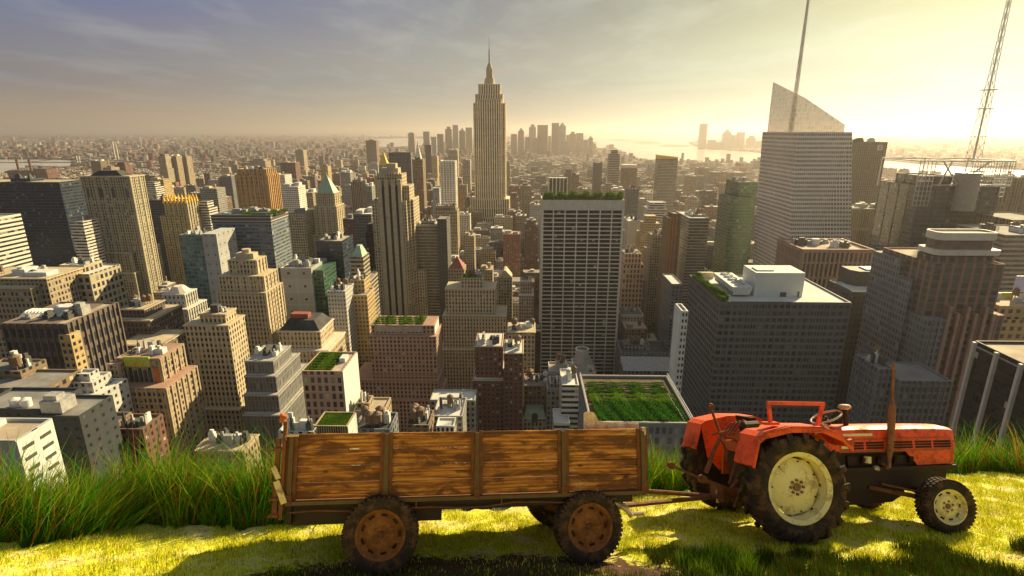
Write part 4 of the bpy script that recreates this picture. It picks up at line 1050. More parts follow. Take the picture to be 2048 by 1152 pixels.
# farmland roof building
zf = at_Y(1181, 843, 182); tb = at_z(1161, 750, zf.z); xr_ = at_Y(1388, 843, 182).x
t64 = (zf.x, xr_, 182, tb.y, zf.z, 0)
r_, b_ = B('office_block', 'glass block whose whole roof is a vegetable farm', [t64], 'slate', 2.4, 4.2, roof='soil', n=0)
m = MB(); Pq = [(t64[0] - .25, t64[2] - .25), (t64[1] + .25, t64[2] - .25), (t64[1] + .25, t64[3] + .25), (t64[0] - .25, t64[3] + .25)]; Pr = [(t64[0] + .2, t64[2] + .2), (t64[1] - .2, t64[2] + .2), (t64[1] - .2, t64[3] - .2), (t64[0] + .2, t64[3] - .2)]
m.walls(Pq, t64[4] - .5, t64[4] + .1)
for i in range(4):
    j = (i + 1) % 4; m.face([(*Pq[i], t64[4] + .1), (*Pq[j], t64[4] + .1), (*Pr[j], t64[4] + .1), (*Pr[i], t64[4] + .1)])
part(r_, b_, 'roof_rim', m, 'concrete')
for sd_ in (0, 1):
  m = MB(); xx = (t64[0] - .05, t64[1] + .05)[sd_]
  for i in range(26):
    v = t64[2] + (t64[3] - t64[2]) * i / 25
    m.box(xx - .08, xx + .08, v - .08, v + .08, t64[4] + .1, t64[4] + 1.2)
  m.box(xx - .08, xx + .08, t64[2], t64[3], t64[4] + 1.19, t64[4] + 1.33)
  part(r_, b_, 'railing', m, 'unit_white')
# building with pitched grey roof
t65 = T(1247, 1348, 742, 470, 20)
r_, b_ = B('office_block', 'long low block with sloping grey roof by the park', [t65], 'slate', 3.5, 6, n=0)
m = MB(); P = [(t65[0], t65[2] - .1), (t65[1], t65[2] - .1), (t65[1], t65[3]), (t65[0], t65[3])]; hh = [t65[4], t65[4], t65[4] + 6, t65[4] + 6]
m.walls(P, t65[4] - .2, hh, 0); m.cap(P, hh); part(r_, b_, 'sloping_roof', m, 'unit_grey')
B('office_block', 'flat block with cluttered roof behind the sloping grey roof', [T(1243, 1345, 706, 510, 34), T(1250, 1300, 690, 520, 14)], 'grey', roof='roof_dark', n=6, big=.6)
t66 = T(1364, 1377, 622, 292, 14)
r_, b_ = B('office_tower', 'narrow white tower squeezed against the charcoal block', [t66], 'white', 2.0, 3.8, roof='roof_grey', n=0)
m = MB(); m.box(t66[0] - .5, t66[0] - .02, t66[2] + .3, t66[3] - .3, 0, t66[4] - .4); part(r_, b_, 'side_wall', m, 'pale_wall')
# library beyond the park
tl = T(1254, 1308, 590, 780, 30)
r_, b_ = B('library', 'stone library with tall arched bays beyond the park trees', [tl, T(1262, 1300, 580, 790, 14)], 'brickpink', 7, 12, roof='roof_grey', n=0, cornice=(1, 1.2), cmat='stone_tan', piers=(7, 2, 1))
# --- mid distance, one mesh each
MID = [
 (133, 161, 373, 900, 24, 'white'), (287, 311, 374, 1000, 24, 'whiteband'), (299, 326, 359, 1220, 30, 'ochre'), (135, 152, 412, 720, 20, 'beige'), (138, 165, 443, 640, 24, 'whiteband'),
 (391, 417, 416, 800, 24, 'whiteband'), (399, 433, 377, 1010, 30, 'grey'), (334, 352, 312, 2300, 40, 'tan'), (356, 372, 312, 2350, 40, 'tan'), (316, 330, 313, 2250, 40, 'beige'), (540, 569, 350, 1320, 40, 'white'),
 (561, 596, 373, 1010, 34, 'lattice'), (577, 609, 427, 750, 30, 'beige'), (610, 632, 432, 800, 28, 'ochre'), (701, 722, 364, 1020, 26, 'stripev'), (728, 743, 372, 1120, 26, 'grey'),
 (731, 752, 281, 3400, 60, 'brown'), (816, 828, 267, 5200, 60, 'tan'), (927, 948, 472, 800, 26, 'tan'), (706, 742, 428, 700, 36, 'darkgrid'), (685, 708, 438, 760, 26, 'redbrick'), (731, 745, 465, 640, 24, 'blackbox'),
 (1157, 1176, 378, 1150, 30, 'tan'), (1188, 1215, 400, 1000, 30, 'grey'), (1040, 1062, 372, 1250, 34, 'tan'), (1020, 1036, 395, 1180, 30, 'brown'), (1060, 1080, 410, 960, 28, 'greylight'),
 (1376, 1394, 352, 1700, 40, 'tan'), (1398, 1420, 336, 2400, 60, 'brown'), (1424, 1452, 350, 2000, 70, 'tan'), (1456, 1490, 345, 2200, 80, 'brown'), (180, 200, 322, 2500, 40, 'brown'), (205, 222, 335, 1900, 40, 'tan'),
 (230, 250, 330, 2100, 40, 'redbrick'), (440, 462, 352, 1400, 40, 'slate'), (600, 625, 385, 1150, 34, 'tan'), (640, 655, 332, 1900, 34, 'ochre'), (500, 530, 322, 2600, 60, 'tan'), (560, 590, 325, 2300, 50, 'redbrick'), (680, 700, 345, 1700, 34, 'grey'),
 (590, 606, 300, 3000, 50, 'beige'), (1010, 1020, 330, 1900, 30, 'tan'), (925, 940, 320, 2000, 40, 'beige'), (895, 915, 300, 2800, 50, 'tan'), (863, 874, 312, 2300, 40, 'ochre'), (1808, 1838, 398, 760, 40, 'ochre'), (1796, 1822, 420, 700, 40, 'brown'),
 (1255, 1290, 560, 700, 24, 'grey'), (1205, 1235, 372, 1250, 30, 'tan'), (1130, 1146, 345, 1700, 30, 'brown'), (960, 985, 540, 640, 24, 'tan'), (1226, 1250, 380, 1150, 30, 'ochre'),
]
MIDW = {'white': 'white', 'whiteband': 'white banded', 'ochre': 'golden', 'beige': 'beige', 'grey': 'grey', 'tan': 'tan', 'lattice': 'pale lattice', 'stripev': 'vertically striped', 'brown': 'brown', 'darkgrid': 'charcoal', 'redbrick': 'red brick', 'blackbox': 'black', 'greylight': 'light grey', 'slate': 'slate grey'}
MIDOBJ = []
for i, (xl, xr, yt, Y, dep, mt) in enumerate(MID):
    tt = T(xl, xr, yt, Y, dep); m = MB(); m.box(tt[0], tt[1], tt[2], tt[3], 0, tt[4], 4.0 if Y > 1500 else 3.3, 4.5 if Y > 1500 else 3.7, 0, 1)
    r = random.Random(i); w_ = tt[1] - tt[0]; kind = i % 4
    if kind == 0: m.box(tt[0] + w_ * .25, tt[1] - w_ * .3, Y + dep * .3, Y + dep * .7, tt[4], tt[4] + 5, mi=1)
    if kind == 1: m.box(tt[0] + w_ * .12, tt[1] - w_ * .15, Y + dep * .15, Y + dep * .85, tt[4], tt[4] + 9, 3.3, 3.7, 0, 1); m.box(tt[0] - 3, tt[1] + 3, Y - 3, Y + dep + 4, 0, tt[4] * .7, 3.3, 3.7, 0, 1)
    if kind == 2:
        m.cyl(tt[0] + w_ * .7, Y + dep * .4, 2.4, tt[4] + 2.5, tt[4] + 7, 10, mi=1); m.cyl(tt[0] + w_ * .7, Y + dep * .4, 1.6, tt[4], tt[4] + 2.5, 6, mi=1); m.box(tt[0] + w_ * .1, tt[0] + w_ * .45, Y + dep * .2, Y + dep * .6, tt[4], tt[4] + 3.4, mi=1)
    if kind == 3: m.box(tt[0] + w_ * .1, tt[1] - w_ * .5, Y + dep * .1, Y + dep * .7, tt[4], tt[4] + 4, mi=1); m.box(tt[0] + w_ * .6, tt[1] - w_ * .1, Y + dep * .4, Y + dep * .8, tt[4], tt[4] + 6, mi=1)
    o = m.build('office_tower' if tt[4] > 70 else 'office_block', [mt, ROOFSET[i % 4]], None, ((tt[0] + tt[1]) / 2, Y + dep / 2, 0))
    FOOT.append(tt[:5]); MIDOBJ.append((o, tt, mt, kind))
# ------------------------------------------------------------------ landmarks of the far distance
def far_box(name, label, cat, xl, xr, yt, Y, dep, mt, group=None, crown=0):
    tt = T(xl, xr, yt, Y, dep); m = MB(); m.box(tt[0], tt[1], tt[2], tt[3], 0, tt[4], 8, 10, 0, 1); w_ = tt[1] - tt[0]
    if crown == 1: m.hip(tt[0] + w_ * .1, tt[1] - w_ * .1, Y + 5, Y + dep - 5, tt[4], tt[4] + w_ * .5, .9, 1)
    if crown == 2: m.box(tt[0] + w_ * .25, tt[1] - w_ * .2, Y + 8, Y + dep - 8, tt[4], tt[4] + w_ * .35, 8, 10, 0, 1)
    o = m.build(name, [mt, 'roof_tan'], None, ((tt[0] + tt[1]) / 2, Y, 0)); FOOT.append(tt[:5]); return tag(o, label, cat, group)
LM = [(1036, 1048, 262, 1), (1050, 1058, 274, 0), (1058, 1072, 254, 2), (1075, 1096, 250, 0), (1097, 1102, 272, 0), (1104, 1118, 246, 0), (1118, 1132, 252, 1), (1133, 1138, 270, 0), (1139, 1152, 268, 2), (1153, 1167, 266, 0),
      (1168, 1176, 280, 0), (1178, 1186, 276, 1), (1187, 1192, 288, 0), (890, 903, 258, 2), (905, 916, 250, 0), (918, 930, 262, 1), (931, 944, 255, 0), (874, 886, 268, 0), (862, 872, 274, 0), (846, 858, 263, 0), (1022, 1034, 268, 0), (1066, 1078, 276, 0), (1122, 1136, 282, 0), (1150, 1160, 284, 0)]
LB = ['pointed', 'plain', 'stepped']
for i, (a, b, y, c) in enumerate(LM):
    far_box('office_tower', f'hazy {LB[c]} far downtown tower {["left of the great skyscraper", "right of the great skyscraper"][a > 1000]}, {["lower", "taller"][y < 262]}', 'building', a, b, y, 5600 + (i * 373) % 900, 60, ['tan', 'brown', 'grey', 'stripev_dark'][i % 4], 'far downtown towers in haze', c)
JC = [(1403, 1416, 247, 0), (1420, 1432, 280, 0), (1449, 1464, 266, 1), (1466, 1476, 270, 0), (1478, 1491, 264, 0), (1498, 1512, 276, 2), (1515, 1524, 282, 0), (1434, 1446, 284, 0)]
for i, (a, b, y, c) in enumerate(JC):
    far_box('office_tower', f'faint {["single tallest", "squat", "pointed", "slim", "broad", "stepped", "low", "short"][i]} tower across the harbour left of the crystal skyscraper', 'building', a, b, y, 8200, 90, 'grey', 'towers across the harbour', c)
# power station, chimneys, bridge
p = T(14, 92, 341, 2850, 60)
r_, b_ = B('power_station', 'red brick power station on the river bank', [p, T(66, 92, 338, 2840, 80)], 'redbrick', 8, 12, roof='roof_dark', n=0, para=False)
for i, (px_, lab) in enumerate(((37, 'tall striped chimney over the power station, farther from the bridge'), (62, 'tall striped chimney over the power station, nearer the bridge'))):
    q = at_Y(px_, 338, 2880); zt = at_Y(px_, 319, 2880).z; m = MB(); m.cyl(q.x, 2880, 7.5, 0, zt - 8, 12, 5.6); m.cyl(q.x, 2880, 6.4, zt - 8, zt, 12, 6.2, mi=1)
    tag(m.build('chimney', ['smoke_brick', 'unit_dark'], None, (q.x, 2880, 0)), lab, 'chimney')
for i, px_ in enumerate((227, 233)):
    q = at_Y(px_, 300, 4800); zt = at_Y(px_, 284, 4800).z; m = MB(); m.cyl(q.x, 4800, 8, 0, zt, 10, 6); tag(m.build('chimney', ['white_stone'], None, (q.x, 4800, 0)), 'pale distant chimney of a close pair beyond the river', 'chimney', 'pair of pale chimneys')
root = empty('suspension_bridge', (at_Y(150, 300, 4000).x, 4000, 0)); b_ = root.location[:]; tag(root, 'grey suspension bridge crossing the far river', 'bridge')
bt = [at_Y(152, 300, 3900), at_Y(330, 300, 4100)]
for q in bt[:1]:
    m = MB(); zt = 95
    for dx in (-9, 9): m.box(q.x + dx - 3, q.x + dx + 3, 3895, 3906, 0, zt)
    for z_ in (30, 60, zt): m.box(q.x - 12, q.x + 12, 3896, 3905, z_ - 4, z_)
    m.build('tower', ['steel'], root, b_)
m = MB(); m.bar((bt[0].x - 900, 3850, 42), (bt[0].x + 500, 3960, 42), 24, 6); m.build('deck', ['steel'], root, b_)
m = MB(); pts = [(bt[0].x + s_, 3900 + s_ * .08, 45 + 50 * (1 - abs(s_) / 420) ** 2) for s_ in range(-400, 401, 40)]; m.tube(pts, 2.0, 6); m.build('cable', ['steel'], root, b_)

# avenue strip by the park
pa, pb = at_z(1296, 760, .3), at_z(1343, 760, .3)
m = MB(); m.cap([(205, 380), (228, 380), (228, 2600), (205, 2600)], .15); 
plain('asphalt', (.16, .15, .14), .9, .3, .05)
tag(m.build('avenue', ['asphalt']), 'pale avenue running away beside the park', 'road', kind='structure')
m = MB()
for k in range(60): m.box(211.9, 212.1, 385 + k * 14, 391 + k * 14, .1, .17); m.box(219.9, 220.1, 385 + k * 14, 391 + k * 14, .1, .17)
tag(m.build('lane_marking', ['white_stone']), 'dashed white lane lines on the avenue', 'road marking', kind='structure')
def car(x, y, mat, lab):
    root = empty('car', (x, y, .15)); tag(root, lab, 'car', 'cars on the avenue')
    m = MB(); m.extr([(-.85, .35), (.85, .35), (.88, .8), (-.88, .8)], 0, 4.4); o = m.build('body', [mat], root)
    m = MB(); m.prism([(-.78, 1.0), (.78, 1.0), (.78, 3.7), (-.78, 3.7)], .8, 1.4, poly2=[(-.62, 1.7), (.62, 1.7), (.62, 3.2), (-.62, 3.2)]); m.build('cabin', ['blackbox'], root)
    for wx in (-.8, .8):
        for wy in (.8, 3.5):
            m = MB(); n = 10; P = [(wy + .34 * math.cos(q * .6283), .34 + .34 * math.sin(q * .6283)) for q in range(n)]
            m.face([(wx - .1, p[0], p[1]) for p in P]); m.face([(wx + .1, p[0], p[1]) for p in P][::-1])
            for q in range(n): m.face([(wx - .1, *P[q]), (wx + .1, *P[q]), (wx + .1, *P[(q + 1) % n]), (wx - .1, *P[(q + 1) % n])])
            m.build('wheel', ['unit_dark'], root)
CC = [('unit_white', 'white'), ('yellow_sign', 'yellow taxi'), ('unit_dark', 'black'), ('steel', 'grey')]
for i in range(12):
    k = [0, 1, 2, 1, 3, 0, 1, 2, 1, 3, 0, 1][i]; car([208, 214, 222][i % 3], 640 + i * 21, CC[k][0], f'tiny {CC[k][1]} car driving on the avenue past the park')

# ------------------------------------------------------------------ park trees
def tree(x, y, h, rad, seed, lab):
    r = random.Random(seed); root = empty('tree', (x, y, 0)); tag(root, lab, 'tree', 'park trees')
    m = MB(); m.tube([(0, 0, 0), (.2, .1, h * .45), (.1, 0, h * .8)], .4, 7, rs=[.5, .35, .1])
    for k in range(5):
        a = k * 1.3 + r.random(); m.tube([(0.1, 0, h * (.35 + .06 * k)), (rad * .55 * math.cos(a), rad * .55 * math.sin(a), h * (.6 + .06 * k))], .15, 5, rs=[.2, .07])
    m.build('trunk', ['bark'], root)
    lob = [(r.gauss(0, rad * .42), r.gauss(0, rad * .42), h * r.uniform(.5, .86), rad * r.uniform(.3, .5)) for _ in range(14)]
    P = []; C = []
    for (a, b, c_, q) in lob:
        n = 75; v = rng.normal(size=(n, 3)); v /= np.linalg.norm(v, axis=1)[:, None]; v *= (q * (.55 + .5 * rng.random((n, 1)))); v[:, 2] *= .75
        P.append(v + np.array([a, b, c_])); C.append(palette(n, [(.05, .10, .02), (.075, .14, .03), (.035, .075, .02), (.10, .15, .03)], .25))
    P = np.concatenate(P); C = np.concatenate(C)
    V, F_, CC_ = leaf_mesh(P, 1.25, C); np_mesh('crown', V, F_, [MATS['leaf']], CC_, root)
k = 0
for j in range(6):
    for i in range(7):
        x = 118 + i * 12.5 + random.uniform(-3, 3) + (j % 2) * 5; y = 628 + j * 18 + random.uniform(-3, 3)
        if x > 200: continue
        h_ = random.uniform(19, 25)
        tree(x, y, h_, random.uniform(7.5, 9.5), k, f'{["round", "broad", "ragged"][k % 3]} green park tree in the {["front", "second", "third", "fourth", "fifth", "rear"][j]} row behind the grid slab'); k += 1
m = MB(); m.cap([(100, 612), (203, 612), (203, 745), (100, 745)], .35)
plain('lawn', (.07, .11, .03), .95, .3, .2)
tag(m.build('park_lawn', ['lawn']), 'green lawn under the park trees', 'lawn', kind='structure')
FOOT.append((100, 232, 612, 750, 20))
FOOT.append((203, 232, 360, 2600, 0))

# ------------------------------------------------------------------ planted roofs
GREENS = [(.06, .18, .012), (.11, .25, .018), (.18, .31, .025), (.03, .09, .008), (.25, .32, .04)]
def garden(label, x0, x1, y0, y1, z, h, n, size, rows=0, cols=GREENS, name='rooftop_garden', lumps=True, soil=True):
    root = empty(name, ((x0 + x1) / 2, (y0 + y1) / 2, z)); tag(root, label, 'rooftop garden')
    if soil:
        m = MB(); m.box(x0 - root.location.x, x1 - root.location.x, y0 - root.location.y, y1 - root.location.y, 0, .35); m.build('soil_bed', ['soil'], root)
    X = x0 + (x1 - x0) * rng.random(n); Y_ = y0 + (y1 - y0) * rng.random(n)
    if rows:
        pitch = (y1 - y0) / rows; k = np.floor((Y_ - y0) / pitch); Y_ = y0 + (k + .5) * pitch + rng.normal(size=n) * pitch * (.17 + .08 * np.sin(X * .7))
    hl = h * (.62 + .24 * np.sin(X * .5 + 1.3 + Y_ * .1) + .16 * np.sin(X * 1.4 + Y_ * .4)) if lumps else np.full(n, h)
    hl = np.maximum(hl, h * .25)
    Zp = .35 + hl * rng.random(n) ** .6
    P = np.stack([X - root.location.x, Y_ - root.location.y, Zp], 1)
    V, F_, C_ = leaf_mesh(P, size, palette(n, cols, .3)); o = np_mesh('foliage', V, F_, [MATS['leaf']], C_, root); o['kind'] = 'stuff'
    return root
def roofrect(t_, e=1.2): return t_[0] + e, t_[1] - e, t_[2] + e, t_[3] - e
g_ = roofrect(GX, 1.0); garden('bushy hedge planted right across the top of the white grid slab', g_[0], g_[1], g_[2], g_[2] + 14, GX[4] - 1.6, 9.5, 26000, 1.1)
a, b = at_z(486, 427, t6[4]), at_z(556, 427, t6[4]); garden('striped crop rows on the black topped slab with blue bands', a.x, b.x, t6[2] + 6, t6[3] - 3, t6[4] - .95, 1.6, 9000, .9, rows=5, lumps=False)
g_ = roofrect(t58a, .8); garden('leafy garden along the roof of the pink banded block', g_[0] + .5, g_[1] - 8, g_[2], g_[3] - 1, t58a[4] - .95, 2.2, 12000, .7, rows=4)
g_ = roofrect(t56, 1.0); garden('crop rows on the pink block with the blank white side', g_[0], g_[1] - 5.5, g_[2], g_[3], t56[4] - .95, .9, 14000, .45, rows=7, lumps=False)
g_ = roofrect(t57, .5); garden('short mown grass covering the small ribbed metal block', g_[0], g_[1], g_[2], g_[3], t57[4] - .95, .35, 16000, .3, lumps=False)
g_ = roofrect(t59, .8); garden('thin line of grass on top of the beige tiered block', g_[0], g_[1], g_[2], g_[3], t59[4] - .95, 1.9, 3500, .7)
t35 = ROOF35; garden('uneven bushes along the left edge of the charcoal block roof', t35[0] + .4, t35[0] + 5.2, t35[2] + .5, t35[3] - 4, t35[4] - .95, 4.6, 16000, .8)
# roof farm: separate beds
fx0, fx1, fy0, fy1, fz = t64[0] + .9, t64[1] - .9, t64[2] + .8, t64[3] - 2, t64[4]
L_ = fy1 - fy0
for lab, ya_, yb_, h, n, cols, sz in (
    ('dense dark green bean bed at the near end of the roof farm', .0, .40, 1.5, 34000, [(.04, .16, .012), (.065, .22, .018), (.02, .07, .006), (.10, .27, .025)], .5),
    ('yellow green leaf crop in the middle of the roof farm', .42, .60, 1.0, 17000, [(.19, .34, .02), (.27, .38, .03), (.08, .19, .012)], .5),
    ('bushy green crop behind the yellow green one on the roof farm', .61, .74, 1.0, 11000, [(.06, .19, .012), (.11, .26, .018), (.03, .10, .01)], .5),
    ('sparse low seedlings at the far end of the roof farm', .80, .90, .6, 5200, [(.10, .24, .02), (.07, .18, .015)], .45)):
    garden(lab, fx0 + (1.5 if ya_ < .4 else .8), fx1 - (1 if ya_ < .5 else 2.4), fy0 + ya_ * L_, fy0 + yb_ * L_, fz - .9, h, n, sz, rows=0 if ya_ < .4 else 2, cols=cols, soil=False)
root = empty('crop_trellis', ((fx0 + fx1) / 2, fy0 + .38 * L_, fz)); tag(root, 'thin poles and wires strung over the roof farm', 'trellis')
ctr = root.location
pts = [(fx0 + 3, fy0 + .40 * L_), (fx0 + 14, fy0 + .42 * L_), (fx1 - 4, fy0 + .50 * L_)]
for (x, y) in pts:
    m = MB(); m.tube([(x - ctr.x, y - ctr.y, -.9), (x - ctr.x, y - ctr.y, 1.9)], .06, 6); m.build('pole', ['steel_light'], root)
m = MB(); m.tube([(x - ctr.x, y - ctr.y, 1.85) for x, y in pts], .03, 5)
for (x, y) in pts:
    m.tube([(x - ctr.x, y - ctr.y, 1.85), (x - ctr.x + 2.2, y - ctr.y - 5.5, -.4)], .022, 5)
m.tube([(pts[2][0] - ctr.x, pts[2][1] - ctr.y, 1.85), (pts[2][0] - ctr.x + 1.8, fy0 - ctr.y + .3, .2)], .035, 5)
m.build('wire', ['steel_light'], root)

# ------------------------------------------------------------------ ordinary city blocks
GC = [((.40, .33, .23), 'beige'), ((.30, .22, .15), 'tan'), ((.22, .13, .09), 'brown'), ((.26, .11, .07), 'red brick'), ((.32, .31, .29), 'grey'), ((.58, .55, .48), 'white'), ((.14, .12, .11), 'dark brown'), ((.45, .34, .2), 'golden')]
RC = [((.50, .48, .44), 'pale roof'), ((.22, .20, .18), 'grey roof'), ((.09, .08, .075), 'black roof'), ((.36, .28, .2), 'sandy roof')]
def clash(x0, x1, y0, y1, gap=3):
    for f in FOOT:
        if x0 < f[1] + gap and x1 > f[0] - gap and y0 < f[3] + gap and y1 > f[2] - gap: return True
    return False
def wet(x, y):
    px_, py_ = proj((x, y, 1)); return any(inside(px_, py_, P) for P in WATER)
gen = []
r = random.Random(5)
Yb = 150
while Yb < 3600:
    half = Yb * 1.02 + 60
    x = -half
    while x < half:
        bx_ = (x + 3000) % 178
        if bx_ > 158: x += 24; continue          # avenues
        for row in (0, 1):
            w_ = r.uniform(17, 34) * (1 + Yb / 6000); y0 = Yb + row * 30; dpt = r.uniform(20, 28)
            x0, x1 = x, x + w_ - 1.2; y1 = y0 + dpt
            if clash(x0, x1, y0, y1): continue
            if wet((x0 + x1) / 2, y0): continue
            q = r.random()
            if Yb < 450: H_ = r.uniform(16, 46)
            elif Yb < 700: H_ = r.uniform(25, 62) if q < .8 else r.uniform(60, 84)
            elif Yb < 1400: H_ = r.uniform(28, 70) if q < .86 else r.uniform(70, 118)
            elif Yb < 2200: H_ = r.uniform(20, 55) if q < .9 else r.uniform(60, 105)
            else: H_ = r.uniform(14, 38) if q < .9 else r.uniform(45, 85)
            if Yb > 2200 and x < -.55 * Yb: H_ = r.uniform(10, 20)
            gen.append((x0, x1, y0, y1, H_, r.choices(range(8), [4, 4, 4, 3, 3, 2, 3, 2])[0], r.choices(range(4), [3, 4, 2, 3])[0], r.randrange(4)))
        x += w_ if r.random() < .8 else w_ + 4
    Yb += 80
# blocks just beyond the sides of the view
r3 = random.Random(8)
for Yb in range(150, 3600, 80):
    half = Yb * 1.02 + 60
    for sg in (-1, 1):
        x = half + 4
        while x < Yb * 1.6 + 300:
            w_ = r3.uniform(26, 60) * (1 + Yb / 5000); xa_, xb_ = sorted((sg * x, sg * (x + w_ - 3)))
            if not clash(xa_, xb_, Yb, Yb + 56) and not wet((xa_ + xb_) / 2, Yb) and int(x / 175) != int((x + w_) / 175) - 9:
                gen.append((xa_, xb_, Yb, Yb + 56, r3.uniform(18, 60) if Yb < 2000 else r3.uniform(10, 28), r3.randrange(8), r3.randrange(4), r3.randrange(4)))
            x += w_
# what can be seen: coarse front-to-back coverage on a 512 x 288 grid
cov = np.zeros((288, 512), bool)
def rect_px(x0, x1, y0, y1, H_, z0=0):
    P = [proj((x, y, z)) for x in (x0, x1) for y, z in ((y0, H_), (y1, H_), (y0, z0))]
    xs = [p[0] / 4 for p in P]; ys = [p[1] / 4 for p in P]
    return max(0, int(min(xs))), min(512, int(max(xs)) + 1), max(0, int(min(ys))), min(288, int(max(ys)) + 1)
items = [(f[2], None, f) for f in FOOT if f[4] > 5] + [(g_[2], i, g_) for i, g_ in enumerate(gen)]
items.sort(key=lambda q: q[0]); vis = {}
cov[212:, :] = True
for Y_, i, f in items:
    a, b, c_, d_ = rect_px(*f[:5])
    if a >= b or c_ >= d_: continue
    sub = cov[c_:d_, a:b]
    if i is not None: vis[i] = int((~sub).sum())
    sub[:] = True
order = sorted(vis, key=lambda i: -vis[i])
single = [i for i in order if vis[i] > 0][:215]
singles = set(single)
print('generic', len(gen), 'single', len(single), 'min cells', vis[single[-1]])
MARKS = [(60, 'the navy glass tower'), (215, 'the gothic stone tower'), (350, 'the spiked gold tower'), (410, 'the teal glass tower'), (500, 'the orange striped tower'), (560, 'the blue banded slab'), (650, 'the green pyramid tower'), (720, 'the striped pyramid capped tower'),
         (785, 'the three stripe skyscraper'), (855, 'the tan banded block'), (895, 'the white hotel tower'), (978, 'the great art deco skyscraper'), (1050, 'the slim pilastered tower'), (1117, 'the white finned black slab'), (1230, 'the ribbed harbour tower'), (1300, 'the golden ziggurat'), (1337, 'the gold crowned tower'),
         (1398, 'the tan glass tower'), (1480, 'the green glass tower'), (1620, 'the crystal skyscraper'), (1740, 'the emblem slab'), (1930, 'the antenna tower')]
def gbox(m, g_, small=False):
    x0, x1, y0, y1, H_, wc, rc, kd = g_; c = GC[wc][0]; k_ = r.uniform(.8, 1.2); c = tuple(v * k_ for v in c); ct = RC[rc][0]
    if not small:
        m.box(x0, x1, y0, y1, 0, H_, 3.4 if y0 < 1500 else 4.5, 3.6 if y0 < 1500 else 4.6, c=c, ct=ct); cx, cy = (x0 + x1) / 2, (y0 + y1) / 2
        if kd == 0: m.box(x0 + 3, x0 + 9, y0 + 5, y0 + 12, H_, H_ + 3.5, c=c, ct=ct); m.cyl(x1 - 6, cy, 1.9, H_ + 2, H_ + 5.6, 9); m.c[-10:] = [(.16, .1, .06)] * 10; m.box(x1 - 7.2, x1 - 4.8, cy - 1.2, cy + 1.2, H_, H_ + 2, c=(.1, .1, .1))
        elif kd == 1: m.box(x0 + 3.5, x1 - 3.5, y0 + 3, y1 - 3, H_, H_ + 7, 3.4, 3.6, c=c, ct=ct); m.box(cx - 3, cx + 3, cy - 3, cy + 3, H_ + 7, H_ + 10, c=(.4, .38, .35))
        elif kd == 2: m.box(x0 + 2, cx - 1, cy - 3, cy + 5, H_, H_ + 4, c=(.4, .39, .36)); m.box(cx + 2, x1 - 3, cy - 6, cy - 1, H_, H_ + 2.2, c=(.15, .15, .15))
        else:
            for q in range(4): a_ = x0 + 2 + q * (x1 - x0 - 4) / 4; m.box(a_, a_ + 2.2, cy - 2 + q % 2 * 4, cy + 1.5 + q % 2 * 4, H_, H_ + 1.8 + q % 3, c=(.45, .43, .4) if q % 2 else (.12, .12, .12))
        m.box(x0 - .25, x1 + .25, y0 - .25, y0 + .3, H_ - .8, H_ + .8, c=c); m.box(x1 - .3, x1 + .25, y0 + .31, y1, H_ - .8, H_ + .7, c=c); m.box(x0 - .25, x0 + .3, y0 + .31, y1, H_ - .8, H_ + .7, c=c)
    else:
        m.box(x0, x1, y0, y1, 0, H_, 4.5, 4.6, c=c, ct=ct)
        if kd < 3: m.box(x0 + 3, x0 + 3 + (x1 - x0) * .3, y0 + 4, y0 + 12, H_, H_ + 4, c=c, ct=ct)
seen_lab = {}
KW = ['with tank', 'with stepped top', 'with vents', 'with huts']
for i in single:
    g_ = gen[i]; m = MB(); gbox(m, g_); H_ = g_[4]
    o = m.build('office_block' if H_ > 60 else 'apartment_block', ['city'], None, ((g_[0] + g_[1]) / 2, (g_[2] + g_[3]) / 2, 0))
    px_, py_ = proj(((g_[0] + g_[1]) / 2, g_[2], H_))
    mk = min(MARKS, key=lambda q: abs(q[0] - px_))
    rel = 'left of' if px_ < mk[0] - 14 else 'right of' if px_ > mk[0] + 14 else ('in front of' if py_ > 470 else 'beyond')
    hw = 'low' if H_ < 32 else 'mid-height' if H_ < 60 else 'tall'
    lab = f'{hw} {GC[g_[5]][1]} block, {RC[g_[6]][1]} {KW[g_[7]]}, {rel} {mk[1]}'.replace('the great art deco', 'the deco')
    seen_lab.setdefault(lab, []).append(o)
for lab, obs in seen_lab.items():
    for o in obs: tag(o, lab, 'building', 'ordinary blocks filling the city')
seen_lab = {}
MK = ['with small penthouse', 'with stepped top', 'with roof tank', 'with twin roof huts']
for (o, tt, mt, kd) in MIDOBJ:
    px_, py_ = proj(((tt[0] + tt[1]) / 2, tt[2], tt[4])); mk = min(MARKS, key=lambda q: abs(q[0] - px_))
    rel = 'left of' if px_ < mk[0] - 14 else 'right of' if px_ > mk[0] + 14 else ('in front of' if tt[2] < 600 else 'beyond')
    lab = f'{"far off" if tt[2] > 1600 else "slim" if tt[1] - tt[0] < 28 else "boxy"} {MIDW[mt]} tower {MK[kd]}, {rel} {mk[1]}'
    tag(o, lab, 'building', 'towers between the landmarks')
m = MB()
for i, g_ in enumerate(gen):
    if i in singles: continue
    gbox(m, g_, vis.get(i, 0) < 1 or g_[2] > 1700)
tag(m.build('crowded_city_blocks', ['city']), 'countless small city blocks packed between the towers', 'city blocks', kind='stuff')

